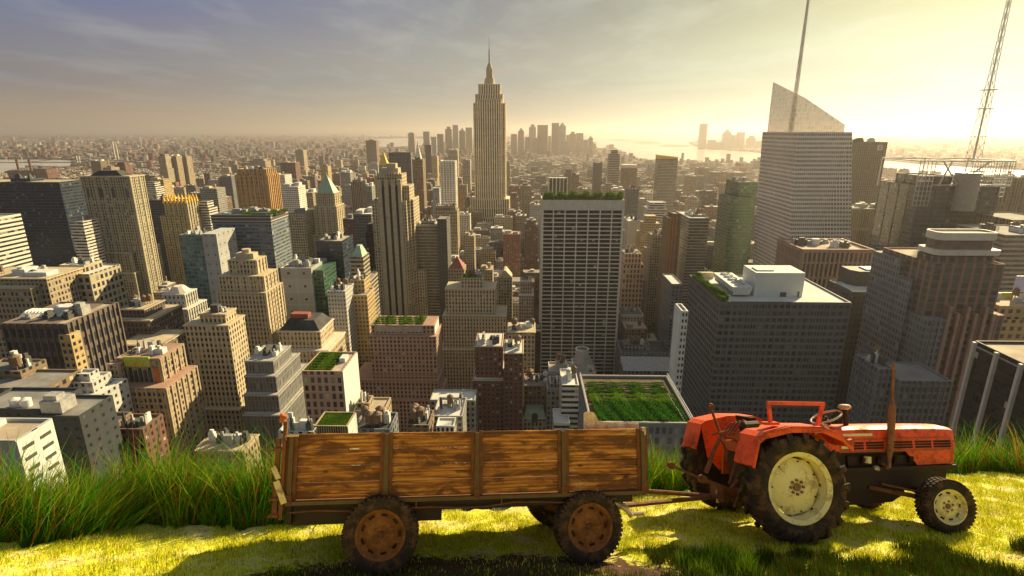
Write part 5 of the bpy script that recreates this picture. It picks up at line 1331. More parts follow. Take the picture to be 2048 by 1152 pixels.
# far boroughs: tens of thousands of low roofs
def carpet(n, Ya, Yz, smin, smax, hmin, hmax, tall, seed):
    q = np.random.default_rng(seed); Y_ = np.sqrt(Ya ** 2 + (Yz ** 2 - Ya ** 2) * q.random(n)); X_ = (q.random(n) * 2 - 1) * (Y_ * 1.4 + 100)
    ang = .18 * np.sin(X_ / 2100) + .0; sx = q.uniform(smin, smax, n) / 2; sy = q.uniform(smin, smax, n) / 2; h = q.uniform(hmin, hmax, n)
    tl = q.random(n) < tall; h[tl] *= q.uniform(1.8, 3.6, tl.sum()); sx[tl] *= .6; sy[tl] *= .6
    keep = np.array([not wet(X_[i], Y_[i] - 20) for i in range(n)])
    keep &= ~((X_ > 900) & (Y_ > 2600) & (Y_ < 9000) & False)
    X_, Y_, ang, sx, sy, h = X_[keep], Y_[keep], ang[keep], sx[keep], sy[keep], h[keep]; n = len(X_)
    ca, sa = np.cos(ang), np.sin(ang); cs = []
    for a, b in ((-1, -1), (1, -1), (1, 1), (-1, 1)): cs.append((X_ + a * sx * ca - b * sy * sa, Y_ + a * sx * sa + b * sy * ca))
    V = np.stack([np.stack([c_[0], c_[1], zz_], 1) for zz_ in (np.zeros(n), h) for c_ in cs] + [np.stack([c_[0], c_[1], h + .01], 1) for c_ in cs], 1).reshape(-1, 3)
    base = (np.arange(n) * 12)[:, None, None]
    F_ = (base + np.array([[0, 1, 5, 4], [1, 2, 6, 5], [3, 0, 4, 7], [8, 9, 10, 11]])[None]).reshape(-1, 4)
    wc = palette(n, [g__[0] for g__ in GC] + [(.30, .12, .08), (.34, .17, .11)], .4) * .9; rc = palette(n, [(.55, .5, .44), (.3, .26, .22), (.12, .1, .09), (.4, .28, .2), (.2, .12, .09)], .3)
    C = np.concatenate([np.repeat(wc[:, None], 8, 1), np.repeat(rc[:, None], 4, 1)], 1).reshape(-1, 3)
    return V, F_, C
Vs, Fs, Cs = [], [], []; off = 0
for args in ((22000, 3600, 6500, 22, 52, 9, 26, .07, 1), (20500, 6500, 11500, 40, 95, 9, 26, .06, 2), (12500, 11500, 24000, 70, 200, 8, 28, .05, 3)):
    V, F_, C = carpet(*args); Vs.append(V); Fs.append(F_ + off); Cs.append(C); off += len(V)
o = np_mesh('distant_city', np.concatenate(Vs), np.concatenate(Fs), [MATS['citycol']], np.concatenate(Cs))
tag(o, 'endless hazy spread of low roofs reaching the horizon', 'distant city', kind='stuff')
# ------------------------------------------------------------------ grassy ridge with tractor and trailer
EYE = 2.1
TILT = 24.0
RIG = Matrix.Translation(CAM) @ Matrix.Rotation(R(1.35), 4, 'Z') @ Matrix.Rotation(R(-TILT), 4, 'X') @ Matrix.Translation((0, 0, -EYE))
RIGi = RIG.inverted()
def rig_ground(px, py, z=0):
    o = RIGi @ CAM; d = (RIGi.to_3x3() @ ray(px, py)); return o + d * ((z - o.z) / d.z)
EP = [(-300, 1110), (0, 1096), (60, 1092), (120, 1086), (170, 1067), (230, 1062), (300, 1056), (420, 1062), (530, 1056), (700, 1042), (850, 1030), (1000, 1021), (1200, 1003), (1340, 988), (1500, 978), (1700, 966), (1880, 954), (1960, 946), (2048, 950), (2300, 944)]
EG = [rig_ground(a, b) for a, b in EP]
ex_ = np.array([p.x for p in EG]); ey_ = np.array([p.y for p in EG])
def edge(x):
    return np.interp(x, ex_, ey_) + .05 * np.sin(x * 6.1) + .035 * np.sin(x * 13.7 + 1) + .02 * np.sin(x * 31)
T0 = Vector((3.40, 6.93, 0)); TPSI = 8.6
R0 = Vector((-1.354, 5.99, 0)); RPSI = 7.8
def ground_z(x, y):
    z = .014 * np.sin(x * 1.9 + .6) * np.sin(y * 2.3) + .010 * np.sin(x * 5.3 + y * 3.1) + .012 * np.sin(x * 11.1 - y * 7.7) + .007 * np.sin(x * 23 + y * 19)
    return z
nx, ny = 420, 150
xs = np.linspace(-9, 13, nx); tt_ = np.linspace(0, 1, ny)
Xg, Tg = np.meshgrid(xs, tt_)
Eg = edge(Xg); Yg = 3.0 + (Eg - 3.0) * Tg
Zg = ground_z(Xg, Yg) + .05 * np.clip((Yg - Eg + .35) / .35, 0, 1) * (np.sin(Xg * 9) * .5 + .5)
V = [np.stack([Xg, Yg, Zg], 2).reshape(-1, 3)]
# outer apron and the steep bank falling to the city
rows = [(-14, 0, None)]
V = V[0]
idx = np.arange(nx * ny).reshape(ny, nx)
Fq = np.stack([idx[:-1, :-1], idx[:-1, 1:], idx[1:, 1:], idx[1:, :-1]], 2).reshape(-1, 4)
# bank rows beyond the rim
bank = []
prev = idx[-1]; VV = [V]; FF = [Fq]; cnt = len(V)
q = np.random.default_rng(3)
for (dy, dz) in ((.10, -.10), (.22, -.34), (.42, -.85), (.8, -1.9), (2.2, -6), (8, -26), (30, -95), (70, -215)):
    row = np.stack([xs * (1 + dy * .004), edge(xs) + dy + q.normal(size=nx) * .03 * min(1, dy * 3), np.full(nx, dz) + q.normal(size=nx) * .03 * min(1, dy * 3)], 1)
    VV.append(row); ids = cnt + np.arange(nx); cnt += nx
    FF.append(np.stack([prev[:-1], prev[1:], ids[1:], ids[:-1]], 1)); prev = ids
# behind and beside the viewer
row = np.stack([xs, np.full(nx, -12.0), np.full(nx, -.1)], 1); VV.append(row); ids = cnt + np.arange(nx); cnt += nx
FF.append(np.stack([ids[:-1], ids[1:], idx[0][1:], idx[0][:-1]], 1))
t = NT('turf')
oc = t.coord('Object')
n1 = t.noise(1.1, 5, t.scale(oc, (1, 2.2, 1)), .6); n2 = t.noise(9, 4, t.scale(oc, (1, 1.6, 1)), .7); n3 = t.noise(38, 3, oc, .7)
g1 = t.mix(t.ramp(n3, [(.3, (0, 0, 0)), (.7, (1, 1, 1))]), (.36, .38, .015), (.85, .84, .07))
straw = t.mix(n3, (.62, .50, .20), (.95, .84, .36)); dirt = t.mix(n3, (.16, .07, .02), (.34, .19, .08))
f1 = t.ramp(t.math('MULTIPLY_ADD', n1, .6, t.math('MULTIPLY', n2, .4)), [(.47, (0, 0, 0)), (.58, (1, 1, 1))])
f2 = t.ramp(t.math('MULTIPLY_ADD', n1, .4, t.math('MULTIPLY', n2, .6)), [(.58, (0, 0, 0)), (.66, (1, 1, 1))])
cc = t.mix(f2, t.mix(f1, g1, straw), dirt)
sp_ = t.n('ShaderNodeSeparateXYZ', {0: oc})
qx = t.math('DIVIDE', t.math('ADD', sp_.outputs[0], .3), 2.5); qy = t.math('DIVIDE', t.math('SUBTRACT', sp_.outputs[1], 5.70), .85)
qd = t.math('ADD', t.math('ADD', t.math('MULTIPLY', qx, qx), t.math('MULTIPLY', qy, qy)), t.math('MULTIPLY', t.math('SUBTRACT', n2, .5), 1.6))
soil_ = t.mix(n3, (.035, .014, .006), (.11, .045, .018))  # dark soil, with the trailer's foreground shadow painted into its colour
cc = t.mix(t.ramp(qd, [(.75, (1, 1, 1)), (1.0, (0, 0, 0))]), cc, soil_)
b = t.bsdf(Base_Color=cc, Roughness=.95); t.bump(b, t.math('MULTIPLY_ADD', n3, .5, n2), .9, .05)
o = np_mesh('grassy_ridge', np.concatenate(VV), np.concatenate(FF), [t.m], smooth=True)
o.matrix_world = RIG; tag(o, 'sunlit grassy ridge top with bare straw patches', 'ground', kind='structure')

def rnd(n): return rng.random(n)
# short turf
def turf(n, xa, xb, ya, yb, hm, wm, cols, keep=None, leanf=.5, segs=1, thin=.12):
    x = xa + (xb - xa) * rnd(n); y = ya + (yb - ya) * rnd(n)
    k = y < edge(x) + .02
    cl = np.sin(x * 3.1 + 1) * np.sin(y * 4.3) + .6 * np.sin(x * 9.7 + y * 5) + .5 * np.sin(x * 17 - y * 13)
    k &= (cl + rng.normal(size=n) * .8) > -.75
    if keep is not None: k &= keep(x, y)
    soil_shade_d = ((x + .3) / 2.5) ** 2 + ((y - 5.70) / .85) ** 2 + .35 * np.sin(x * 7 + y * 3) * np.sin(x * 3.3 - y * 9)  # blades thinned over the dark soil patch that also stands for shade
    k &= (soil_shade_d > .95) | (rng.random(n) < thin)
    x, y, cl = x[k], y[k], cl[k]; n = len(x); z = ground_z(x, y) - .01
    B_ = np.stack([x, y, z], 1); th = rnd(n) * math.tau; lf = leanf * rnd(n)
    lean = np.stack([np.cos(th) * lf, np.sin(th) * lf, -.15 * lf], 1); upv = np.tile([0, 0, 1.0], (n, 1))
    h = hm * (.5 + rnd(n)) * (1 + .25 * np.clip(cl, -1, 1))
    return blade_mesh(B_, upv, lean, h, wm * (.6 + .8 * rnd(n)), palette(n, cols, .25), segs)
YG = [(.76, .76, .015), (.92, .88, .02), (.50, .60, .012), (.98, .90, .10), (.26, .36, .01), (.6, .42, .08)]
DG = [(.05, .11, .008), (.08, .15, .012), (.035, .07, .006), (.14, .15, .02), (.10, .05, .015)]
parts = [turf(600000, -7.5, 11.0, 5.3, 11.2, .042, .009, YG), turf(9000, -5.6, 9.5, 5.3, 11.2, .10, .008, YG + DG, segs=2, keep=lambda x, y: np.sin(x * 7.1) * np.sin(y * 8.3 + x) > .35), 
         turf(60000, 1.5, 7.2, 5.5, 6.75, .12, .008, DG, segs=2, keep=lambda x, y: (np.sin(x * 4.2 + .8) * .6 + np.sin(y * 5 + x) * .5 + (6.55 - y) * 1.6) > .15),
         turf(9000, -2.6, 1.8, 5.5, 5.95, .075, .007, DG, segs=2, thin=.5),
         turf(3000, 1.75, 2.45, 5.75, 6.3, .17, .009, [(.16, .30, .015), (.10, .2, .01), (.3, .38, .03)], segs=3)]
off = 0; VV = []; FF = []; CC_ = []
for V, F_, C in parts: VV.append(V); FF.append(F_ + off); CC_.append(C); off += len(V)
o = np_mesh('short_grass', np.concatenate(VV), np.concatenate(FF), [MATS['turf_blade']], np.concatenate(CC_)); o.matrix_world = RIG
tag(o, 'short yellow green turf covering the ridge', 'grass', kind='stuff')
# tall grass behind the rim
TGC = [(.04, .22, .012), (.08, .27, .02), (.20, .22, .02), (.30, .27, .04), (.33, .15, .03), (.17, .32, .01), (.05, .26, .008), (.34, .48, .02)]
def tall(n, pa, pb, hm, dmax, z0=-.15):
    px_ = pa + (pb - pa) * rnd(n)
    x = np.interp(px_, [p[0] for p in EP], ex_); dd = rnd(n) * dmax; y = edge(x) + .05 + dd; x = x + rng.normal(size=n) * .05
    z = np.interp(dd, [0, .1, .22, .42, .8, 2.2], [0, -.1, -.34, -.85, -1.9, -6]) - .05
    th = rng.normal(size=n) * .8; lf = (.03 + .62 * rnd(n) ** 1.4); sgn = np.where(rnd(n) < .57 + .25 * np.sin(x * 2.3), 1, -1)
    lean = np.stack([sgn * lf, rng.normal(size=n) * .15, -.18 * lf], 1); upv = np.stack([rng.normal(size=n) * .26, rng.normal(size=n) * .1, np.full(n, 1.0)], 1)
    h = hm * (.35 + .75 * rnd(n)) * (1 + .15 * np.sin(x * 3.7)) - z * .95
    side = np.stack([np.cos(th), np.sin(th), np.zeros(n)], 1)
    return blade_mesh(np.stack([x, y, z], 1), upv, lean, h, (.007 + .026 * rnd(n) ** 2.5), palette(n, TGC, .25, [.16, .16, .16, .12, .1, .1, .1, .1]), 6, side)
for lab, args in (('tall wild grass standing behind the ridge left of the trailer', [(15000, -120, 640, .90, .45), (2200, -120, 640, 1.25, .3)]),
                  ('tall grass in the gap between trailer and tractor', [(2200, 1240, 1420, .75, .5), (300, 1240, 1420, 1.1, .3)]),
                  ('tall grass growing behind the tractor nose', [(3600, 1860, 2140, .62, .6), (700, 1870, 2140, 1.05, .4)])):
    off = 0; VV = []; FF = []; CC_ = []
    for a in args:
        V, F_, C = tall(*a); VV.append(V); FF.append(F_ + off); CC_.append(C); off += len(V)
    o = np_mesh('tall_grass', np.concatenate(VV), np.concatenate(FF), [MATS['blade']], np.concatenate(CC_)); o.matrix_world = RIG
    tag(o, lab, 'grass', kind='stuff')

# ------------------------------------------------------------------ vehicle materials
def grimy(name, c, dirt, amt=.5, rough=.45, scale=5, metal=0.0, bump=.15):
    t = NT(name); oc = t.coord('Object')
    n = t.noise(scale, 6, oc, .65); f_ = t.noise(scale * 7, 4, oc, .6)
    k = t.ramp(t.math('MULTIPLY_ADD', n, .7, t.math('MULTIPLY', f_, .3)), [(.62 - amt * .3, (0, 0, 0)), (.72 - amt * .1, (1, 1, 1))])
    cc = t.mix(k, t.mix(t.math('MULTIPLY', f_, .35), c, tuple(x * .6 for x in c)), dirt)
    b = t.bsdf(Base_Color=cc, Roughness=t.mixf(k, rough, .9), Metallic=metal); t.bump(b, f_, bump, .01); MATS[name] = t.m
grimy('red_paint', (.95, .085, .004), (.22, .03, .006), .48, .45, 4.5)
MATS['red_paint'].node_tree.nodes['Principled BSDF'].inputs['Coat Weight'].default_value = .12
grimy('red_rim', (.62, .10, .01), (.22, .09, .02), .6, .6, 6)
grimy('cream_rim', (.95, .80, .38), (.30, .15, .05), .38, .5, 6)
grimy('rusty_rim', (.34, .125, .025), (.10, .032, .008), .75, .75, 7)
grimy('tyre', (.028, .016, .010), (.17, .08, .03), .48, .9, 7, bump=.6)
grimy('tyre_dark', (.028, .014, .009), (.10, .04, .015), .3, .9, 9, bump=.6)
grimy('black_iron', (.022, .008, .005), (.08, .022, .008), .4, .6, 8, metal=.1)
grimy('rusty_iron', (.20, .065, .018), (.09, .03, .012), .6, .7, 10)
grimy('bare_steel', (.55, .45, .34), (.2, .09, .04), .4, .35, 10, metal=.5)
grimy('olive_steel', (.12, .075, .03), (.14, .05, .015), .5, .6, 12)
grimy('exhaust_rust', (.30, .13, .05), (.12, .04, .02), .6, .8, 14)
grimy('cream_badge', (.85, .72, .38), (.5, .3, .12), .2, .4, 10)
grimy('hub_brown', (.30, .17, .08), (.12, .05, .02), .6, .8, 12)
t = NT('planks'); oc = t.coord('Object')
sp = t.n('ShaderNodeSeparateXYZ', {0: oc}); oi = t.n('ShaderNodeObjectInfo').outputs['Random']
pl = t.math('FLOOR', t.math('DIVIDE', sp.outputs[2], .1655)); seg_ = t.math('FLOOR', t.math('DIVIDE', sp.outputs[0], .955))
wn = t.n('ShaderNodeTexWhiteNoise', {'Vector': t.n('ShaderNodeCombineXYZ', {0: pl, 1: seg_, 2: 0.0}).outputs[0]})
sh = t.n('ShaderNodeVectorMath', {0: oc, 1: t.scale(wn.outputs[1], (9, 0, 9))}, operation='ADD').outputs[0]
gr = t.n('ShaderNodeTexWave', {'Vector': t.scale(sh, (.55, .3, 9)), 'Scale': .8, 'Distortion': 12.0, 'Detail': 3, 'Detail Scale': 1.3}, wave_type='BANDS', bands_direction='Z').outputs['Fac']
fine = t.noise(20, 5, t.scale(sh, (.22, 1, 2.4)), .65); blot = t.noise(2.6, 5, t.scale(sh, (.7, 1, 2.2)), .65, .6)
vo = t.n('ShaderNodeTexVoronoi', {'Vector': t.scale(sh, (1, .05, 1.9)), 'Scale': 3.2}, feature='F1').outputs['Distance']
kn = t.ramp(vo, [(.06, (1, 1, 1)), (.14, (0, 0, 0))])
c1 = t.ramp(t.math('MULTIPLY_ADD', gr, .28, t.math('MULTIPLY', fine, .72)), [(.3, (.20, .055, .008)), (.5, (.42, .145, .020)), (.7, (.66, .29, .05))])
c1 = t.mix(t.math('MULTIPLY', wn.outputs[0], .55), c1, (.30, .10, .015))
c1 = t.mix(t.ramp(blot, [(.47, (0, 0, 0)), (.58, (.9, .9, .9))]), c1, (.10, .028, .006))
c1 = t.mix(t.ramp(blot, [(.30, (.7, .7, .7)), (.40, (0, 0, 0))]), c1, (.62, .40, .17))
c1 = t.mix(kn, c1, (.05, .015, .005))
ed = t.math('ABSOLUTE', t.math('SUBTRACT', t.math('FRACT', t.math('DIVIDE', t.math('ADD', sp.outputs[0], .93), .955)), .5))
ed = t.math('ADD', ed, t.math('MULTIPLY', t.math('SUBTRACT', blot, .5), .35))
c1 = t.mix(t.ramp(ed, [(.36, (0, 0, 0)), (.47, (.8, .8, .8))]), c1, (.10, .028, .006))
b = t.bsdf(Base_Color=c1, Roughness=.75); t.bump(b, t.math('MULTIPLY_ADD', gr, .4, fine), .3, .01); MATS['planks'] = t.m
grimy('dark_wood', (.20, .075, .018), (.07, .025, .008), .5, .8, 8)

def veh(name, o, psi, label, cat):
    e = empty(name); e.matrix_world = RIG @ Matrix.Translation(o) @ Matrix.Rotation(R(psi), 4, 'Z'); return tag(e, label, cat)
def wheel_parts(parent, c, Rt, w, rr, near, kind, name='wheel', steer=0):
    """wheel > tyre, rim, hub.  axis along local y, outer face towards -y when near"""
    wr = empty(name); wr.parent = parent; wr.location = c
    wr.rotation_euler = (0, 0, R(steer) + (0 if near else math.pi))
    h = w / 2; m = MB()
    sh_ = .82 if kind == 'lug' else .9
    rc = Rt - (.045 if kind == 'lug' else .012)
    prof = [(rr * .97, -h * .72), (rr * 1.06, -h * .9), (rr + (rc - rr) * .45, -h * 1.02), (rr + (rc - rr) * .8, -h * .98), (rc * .985, -h * sh_), (rc, -h * .45), (rc * 1.003, 0), (rc, h * .45), (rc * .985, h * sh_), (rr + (rc - rr) * .8, h * .98), (rr + (rc - rr) * .45, h * 1.02), (rr * 1.06, h * .9), (rr * .97, h * .72)]
    m.lathe((0, 0, 0), prof, 64)
    if kind == 'lug':
        N = 18
        for sgn in (-1, 1):
            for i in range(N):
                a0 = math.tau * (i + (.5 if sgn > 0 else 0)) / N; st = []
                for (f_, dr, da, wd) in ((.02, 0, 0, .030), (.55, .002, .10, .034), (.93, -.012, .185, .046), (1.03, -.075, .205, .036), (1.04, -.13, .21, .015)):
                    a = a0 - da; wd2 = wd / Rt
                    y = sgn * h * f_; ra = Rt + dr; rb = ra - .055
                    if f_ > .9: rb = ra - .03
                    st.append([(r_2 * math.sin(a + s_ * wd2), y + (sgn * .012 if (f_ > 1 and r_2 == ra) else 0), r_2 * math.cos(a + s_ * wd2)) for r_2, s_ in ((ra, -.8), (ra, .8), (rb, 1.0), (rb, -1.0))])
                for j in range(len(st) - 1):
                    for k in range(4): m.face([st[j][k], st[j + 1][k], st[j + 1][(k + 1) % 4], st[j][(k + 1) % 4]])
                m.face(st[0]); m.face(st[-1][::-1])
    else:
        N = 46 if kind == 'road' else 40
        for sgn in (-1, 0, 1):
            for i in range(N):
                a = math.tau * (i + (.5 if sgn else 0)) / N; wd = math.pi / N * .62; y0, y1 = (sgn * h * .62 - h * .2, sgn * h * .62 + h * .2)
                if sgn == -1: y0 = -h * .9
                if sgn == 1: y1 = h * .9
                q = [[(r_2 * math.sin(a + s_), y, r_2 * math.cos(a + s_)) for r_2, s_ in ((Rt, -wd), (Rt, wd), (rc - .02, wd), (rc - .02, -wd))] for y in (y0, y1)]
                for k in range(4): m.face([q[0][k], q[1][k], q[1][(k + 1) % 4], q[0][(k + 1) % 4]])
                m.face(q[0]); m.face(q[1][::-1])
    m.build('tyre', ['tyre'], wr, smooth=38)
    if kind == 'lug':
        m = MB(); m.lathe((0, 0, 0), [(rr * .90, -h * .70), (rr * 1.01, -h * .86), (rr * 1.05, -h * .84), (rr * 1.0, -h * .7), (rr * .93, -h * .62), (rr * .90, -h * .3), (rr * .86, -h * .1), (rr * .86, h * .6), (rr * 1.0, h * .8)], 56)
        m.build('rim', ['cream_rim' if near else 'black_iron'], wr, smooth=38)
        m = MB(); n = 56; pr = []
        def rad_(a): return rr * (.80 + .065 * (abs(math.cos(a * 3.5)) ** 3))
        rings = []
        for (k_, y) in ((1.0, -h * .02), (.93, -h * .12), (.8, -h * .20), (.55, -h * .34), (.42, -h * .40), (.36, -h * .42), (.22, -h * .40), (0.02, -h * .40)):
            rings.append([(rad_(math.tau * i / n) * k_ * math.cos(math.tau * i / n), y, rad_(math.tau * i / n) * k_ * math.sin(math.tau * i / n)) for i in range(n)])
        for j in range(len(rings) - 1):
            for i in range(n): m.face([rings[j][i], rings[j][(i + 1) % n], rings[j + 1][(i + 1) % n], rings[j + 1][i]])
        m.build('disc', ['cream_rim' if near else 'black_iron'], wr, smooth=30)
        m = MB()
        for i in range(8):
            a = math.tau * i / 8; m.tube([(rr * .2 * math.cos(a), -h * .36, rr * .2 * math.sin(a)), (rr * .2 * math.cos(a), -h * .52, rr * .2 * math.sin(a))], .017, 8)
        m.tube([(0, -h * .38, 0), (0, -h * .50, 0)], rr * .115, 16)
        m.build('hub', ['hub_brown'], wr, smooth=30)
        m = MB()
        for i in range(7):
            a = math.tau * i / 7; c_ = (rr * .88 * math.cos(a), -h * .02, rr * .88 * math.sin(a)); m = MB(); m.tube([(c_[0], .02, c_[2]), (c_[0], -h * .16, c_[2])], .022, 7); m.build('rim_clamp', ['rusty_iron'], wr)
        m = MB()
        for i in range(7):
            a = math.tau * (i + .5) / 7; c_ = (rr * .73 * math.cos(a), -h * .19, rr * .73 * math.sin(a)); m = MB(); m.tube([(c_[0], .0, c_[2]), (c_[0], -h * .235, c_[2])], .009, 7); m.build('bolt_hole', ['black_iron'], wr)
    else:
        pm = {'road': 'rusty_rim', 'rib': 'cream_rim'}[kind]
        m = MB(); m.lathe((0, 0, 0), [(rr * .95, -h * .78), (rr * 1.03, -h * .92), (rr * 1.07, -h * .88), (rr * .98, -h * .72), (rr * .93, -h * .6), (rr * .88, -h * .35), (rr * .80, -h * .25), (rr * .70, -h * .27), (rr * .56, -h * .50), (rr * .50, -h * .52), (rr * .34, -h * .46), (rr * .2, -h * .44), (.001, -h * .44)], 44)
        m.build('rim', [pm], wr, smooth=32)
        m = MB(); nh = 9
        for i in range(nh):
            a = math.tau * i / nh; P = []
            for (ra, da) in ((.86, -.16), (.88, 0), (.86, .16), (.76, .17), (.74, 0), (.76, -.17)):
                P.append((rr * ra * math.cos(a + da), -h * .29 - (.88 - ra) * .1, rr * ra * math.sin(a + da)))
            m = MB(); m.face(P); m.face(P[::-1]); m.build('rim_slot', ['black_iron'], wr)
        m = MB(); m.tube([(0, -h * .40, 0), (0, -h * .62, 0)], rr * .15, 14, rs=[rr * .17, rr * .12])
        for i in range(6):
            a = math.tau * i / 6 + .3; m.tube([(rr * .31 * math.cos(a), -h * .44, rr * .31 * math.sin(a)), (rr * .31 * math.cos(a), -h * .54, rr * .31 * math.sin(a))], .014, 6)
        m.build('hub', ['hub_brown' if kind == 'rib' else 'dark_wood'], wr, smooth=30)
    return wr

# ------------------------------------------------------------------ TRAILER
tr_ = veh('farm_trailer', R0, RPSI, 'old four wheeled farm trailer with brown plank sides, hitched to the tractor', 'trailer')
UL, UR, VW = -.96, 2.87, 1.5            # length along u, width away from the viewer
PZ, TZ = .735, 1.395
posts = [-.93, .03, .985, 1.935, 2.84]
def plank_panel(u0, u1, v, th=.028, z0=PZ, z1=TZ, n=4, along='u', seed=0):
    m = MB(); r = random.Random(seed); hgt = (z1 - z0) / n
    for i in range(n):
        a, b = z0 + i * hgt + .003, z0 + (i + 1) * hgt - .005; j = r.uniform(-.004, .004)
        if along == 'u': m.bx(u0, u1, v + j, v + th + j, a, b)
        else: m.bx(v + j, v + th + j, u0, u1, a, b)
    return m
for k in range(4):
    for v in (0.0,):
        o = plank_panel(posts[k] + .03, posts[k + 1] - .03, v, seed=k + int(v * 10)).build('side_panel', ['planks'], tr_); bevel(o, .004, 1)
for (v, s_) in ((0, -1), (VW, 1)):
    for k, u in enumerate(posts if s_ < 0 else []):
        m = MB(); w_ = .034
        m.bx(u - .062, u - .022, v + s_ * .002 - .012, v + s_ * .002 + .012, PZ - .02, TZ + .002); m.bx(u + .022, u + .062, v + s_ * .002 - .012, v + s_ * .002 + .012, PZ - .02, TZ + .002)
        o = m.build('stake_pocket', ['rusty_iron'], tr_); bevel(o, .003, 1)
        m = MB(); m.bx(u - .021, u + .021, v + s_ * .022 - .014, v + s_ * .022 + .014, PZ - .05, TZ - (.03 if k in (0, 4) else .012))
        o = m.build('stake', ['olive_steel'], tr_); bevel(o, .004, 1)
        m = MB()
        for z in (.82, .98, 1.14, 1.30): m.tube([(u, v + s_ * .034, z), (u, v + s_ * .044, z)], .007, 7)
        m.bx(u - .03, u + .03, v + s_ * .03 - .016, v + s_ * .03 + .016, PZ - .035, PZ + .06)
        m.build('latch', ['rusty_iron'], tr_)
    m = MB(); m.bx(UL, UR, v + s_ * .012 - .03, v + s_ * .012 + .03, PZ - .045, PZ - .008); m.build('bottom_rail', ['olive_steel'], tr_)
m = MB()
for i in range(9): m.bx(UL + .02, UR - .02, .04 + i * (VW - .1) / 9, .04 + (i + 1) * (VW - .1) / 9 - .006, PZ - .04, PZ - .012)
m.build('floor', ['dark_wood'], tr_)
# front board, tailgate with iron uprights
o = plank_panel(.02, VW - .05, UR - .06, z1=1.20, n=3, along='v', seed=9).build('front_board', ['planks'], tr_)
o = plank_panel(.02, VW - .05, UL + .01, z1=1.22, n=3, along='v', seed=10).build('tailgate', ['planks'], tr_)
for v in (-.03, .35, .8, VW - .2):
    m = MB(); m.bx(UL - .055, UL - .02, v - .02, v + .02, .56, TZ - .02 - v * .09 if v > 0 else TZ + .13); m.bx(UL - .12, UL - .075, v - .018, v + .018, .58, TZ - .04 - max(v, 0) * .1)
    o = m.build('tailgate_post', ['rusty_iron'], tr_); bevel(o, .004, 1)
m = MB()
for z in (.60, .76, .90, 1.25): m.tube([(UL - .13, -.05, z), (UL - .06, -.05, z)], .02, 8); m.tube([(UL - .145, -.05, z - .01), (UL - .145, .3, z - .01)], .014, 7)
m.build('hinge', ['rusty_iron'], tr_)
m = MB(); m.bar((UL - .13, -.055, 1.08), (UL - .07, -.055, .96), .02, .05); m.bar((UL - .09, -.055, .94), (UL + .0, -.06, .72), .03, .06); m.build('latch_lever', ['bare_steel'], tr_)
m = MB(); m.tube([(UL - .075, -.03, TZ + .12), (UL - .065, -.03, TZ + .20), (UL - .03, -.03, TZ + .17)], .032, 8, rs=[.03, .038, .02]); m.build('post_cap', ['red_rim'], tr_)
m = MB(); m.tube([(UL - .03, -.045, TZ - .015), (UL + .10, -.045, TZ - .012)], .012, 8); m.build('top_bolt', ['bare_steel'], tr_)
m = MB(); m.bx(UR - .03, UR + .012, -.03, .03, TZ - .07, TZ + .012); m.build('corner_clamp', ['bare_steel'], tr_)
# frame
m = MB()
m.bx(UL + .0, UR - .15, .02, .07, .60, .69); m.bx(UL + .0, UR - .15, VW - .1, VW - .05, .60, .69)
for u in np.linspace(UL + .02, UR - .2, 8): m.bx(u, u + .05, .08, VW - .11, .61, .685)
m.bx(UL, UL + .06, .0, VW, .50, .69)
m.build('frame', ['black_iron'], tr_)
m = MB(); m.bx(UL + .05, .62, .06, .12, .47, .60); m.bx(UL + .05, .62, VW - .16, VW - .1, .47, .60); m.bx(.62, UR - .5, .30, .38, .52, .60); m.bx(.62, UR - .5, VW - .42, VW - .34, .52, .60); m.build('chassis_beam', ['black_iron'], tr_)
m = MB(); us = np.linspace(UL + .03, UR - .35, 13); m.tube([(u, -.035, .62 + .012 * math.sin(i * 1.7) + (.02 if i > 7 else 0)) for i, u in enumerate(us)], .008, 6); 
for u in (.35, 1.25, 2.0): m.tube([(u, -.03, .62), (u, -.02, .70)], .009, 6)
m.build('tie_rod', ['rusty_iron'], tr_)
RW = .385
for (u, v, near, st_) in ((0, -.02, True, 0), (0, 1.42, False, 0), (2.2, .0, True, 5), (2.12, 1.40, False, 5)):
    wheel_parts(tr_, (u, v, RW if u == 0 else RW * .97), RW if u == 0 else RW * .97, .19, RW * .62, near, 'road', steer=st_)
for (u, z) in ((0, RW), (2.18, RW)):
    m = MB(); m.bx(u - .04, u + .04, .02, VW - .12, z - .035, z + .035); m.build('axle', ['black_iron'], tr_)
    m = MB()
    for v in (.28, 1.12):
        for i in range(4): m.bx(u - .34 + i * .05, u + .34 - i * .05, v - .03, v + .03, z + .05 + i * .016, z + .062 + i * .016)
    m.build('leaf_spring', ['black_iron'], tr_)
m = MB(); m.cyl(2.18, .7, .34, .47, .50, 28); m.cyl(2.18, .7, .34, .505, .53, 28); m.build('turntable', ['rusty_iron'], tr_)
# drawbar to the tractor hitch
Mt = Matrix.Translation(T0) @ Matrix.Rotation(R(TPSI), 4, 'Z'); Mr = (Matrix.Translation(R0) @ Matrix.Rotation(R(RPSI), 4, 'Z')).inverted()
hit = Mr @ (Mt @ Vector((-.66, .60, .42)))
m = MB(); m.tube([(2.62, .18, .52), hit], .028, 8); m.tube([(2.62, 1.15, .52), hit], .028, 8); m.bar((2.28, .2, .52), (2.66, .18, .54), .06, .06); m.bar((2.28, 1.1, .52), (2.66, 1.15, .54), .06, .06); m.bx(2.6, 2.66, .15, 1.2, .49, .55)
m.build('drawbar', ['rusty_iron'], tr_)
m = MB(); m.tube([(2.5, .08, .60), (2.66, .06, .52), (2.72, .06, .44)], .035, 8); m.tube([(2.73, .06, .46), (2.86, .07, .46)], .022, 8); m.build('tow_hook', ['bare_steel'], tr_)
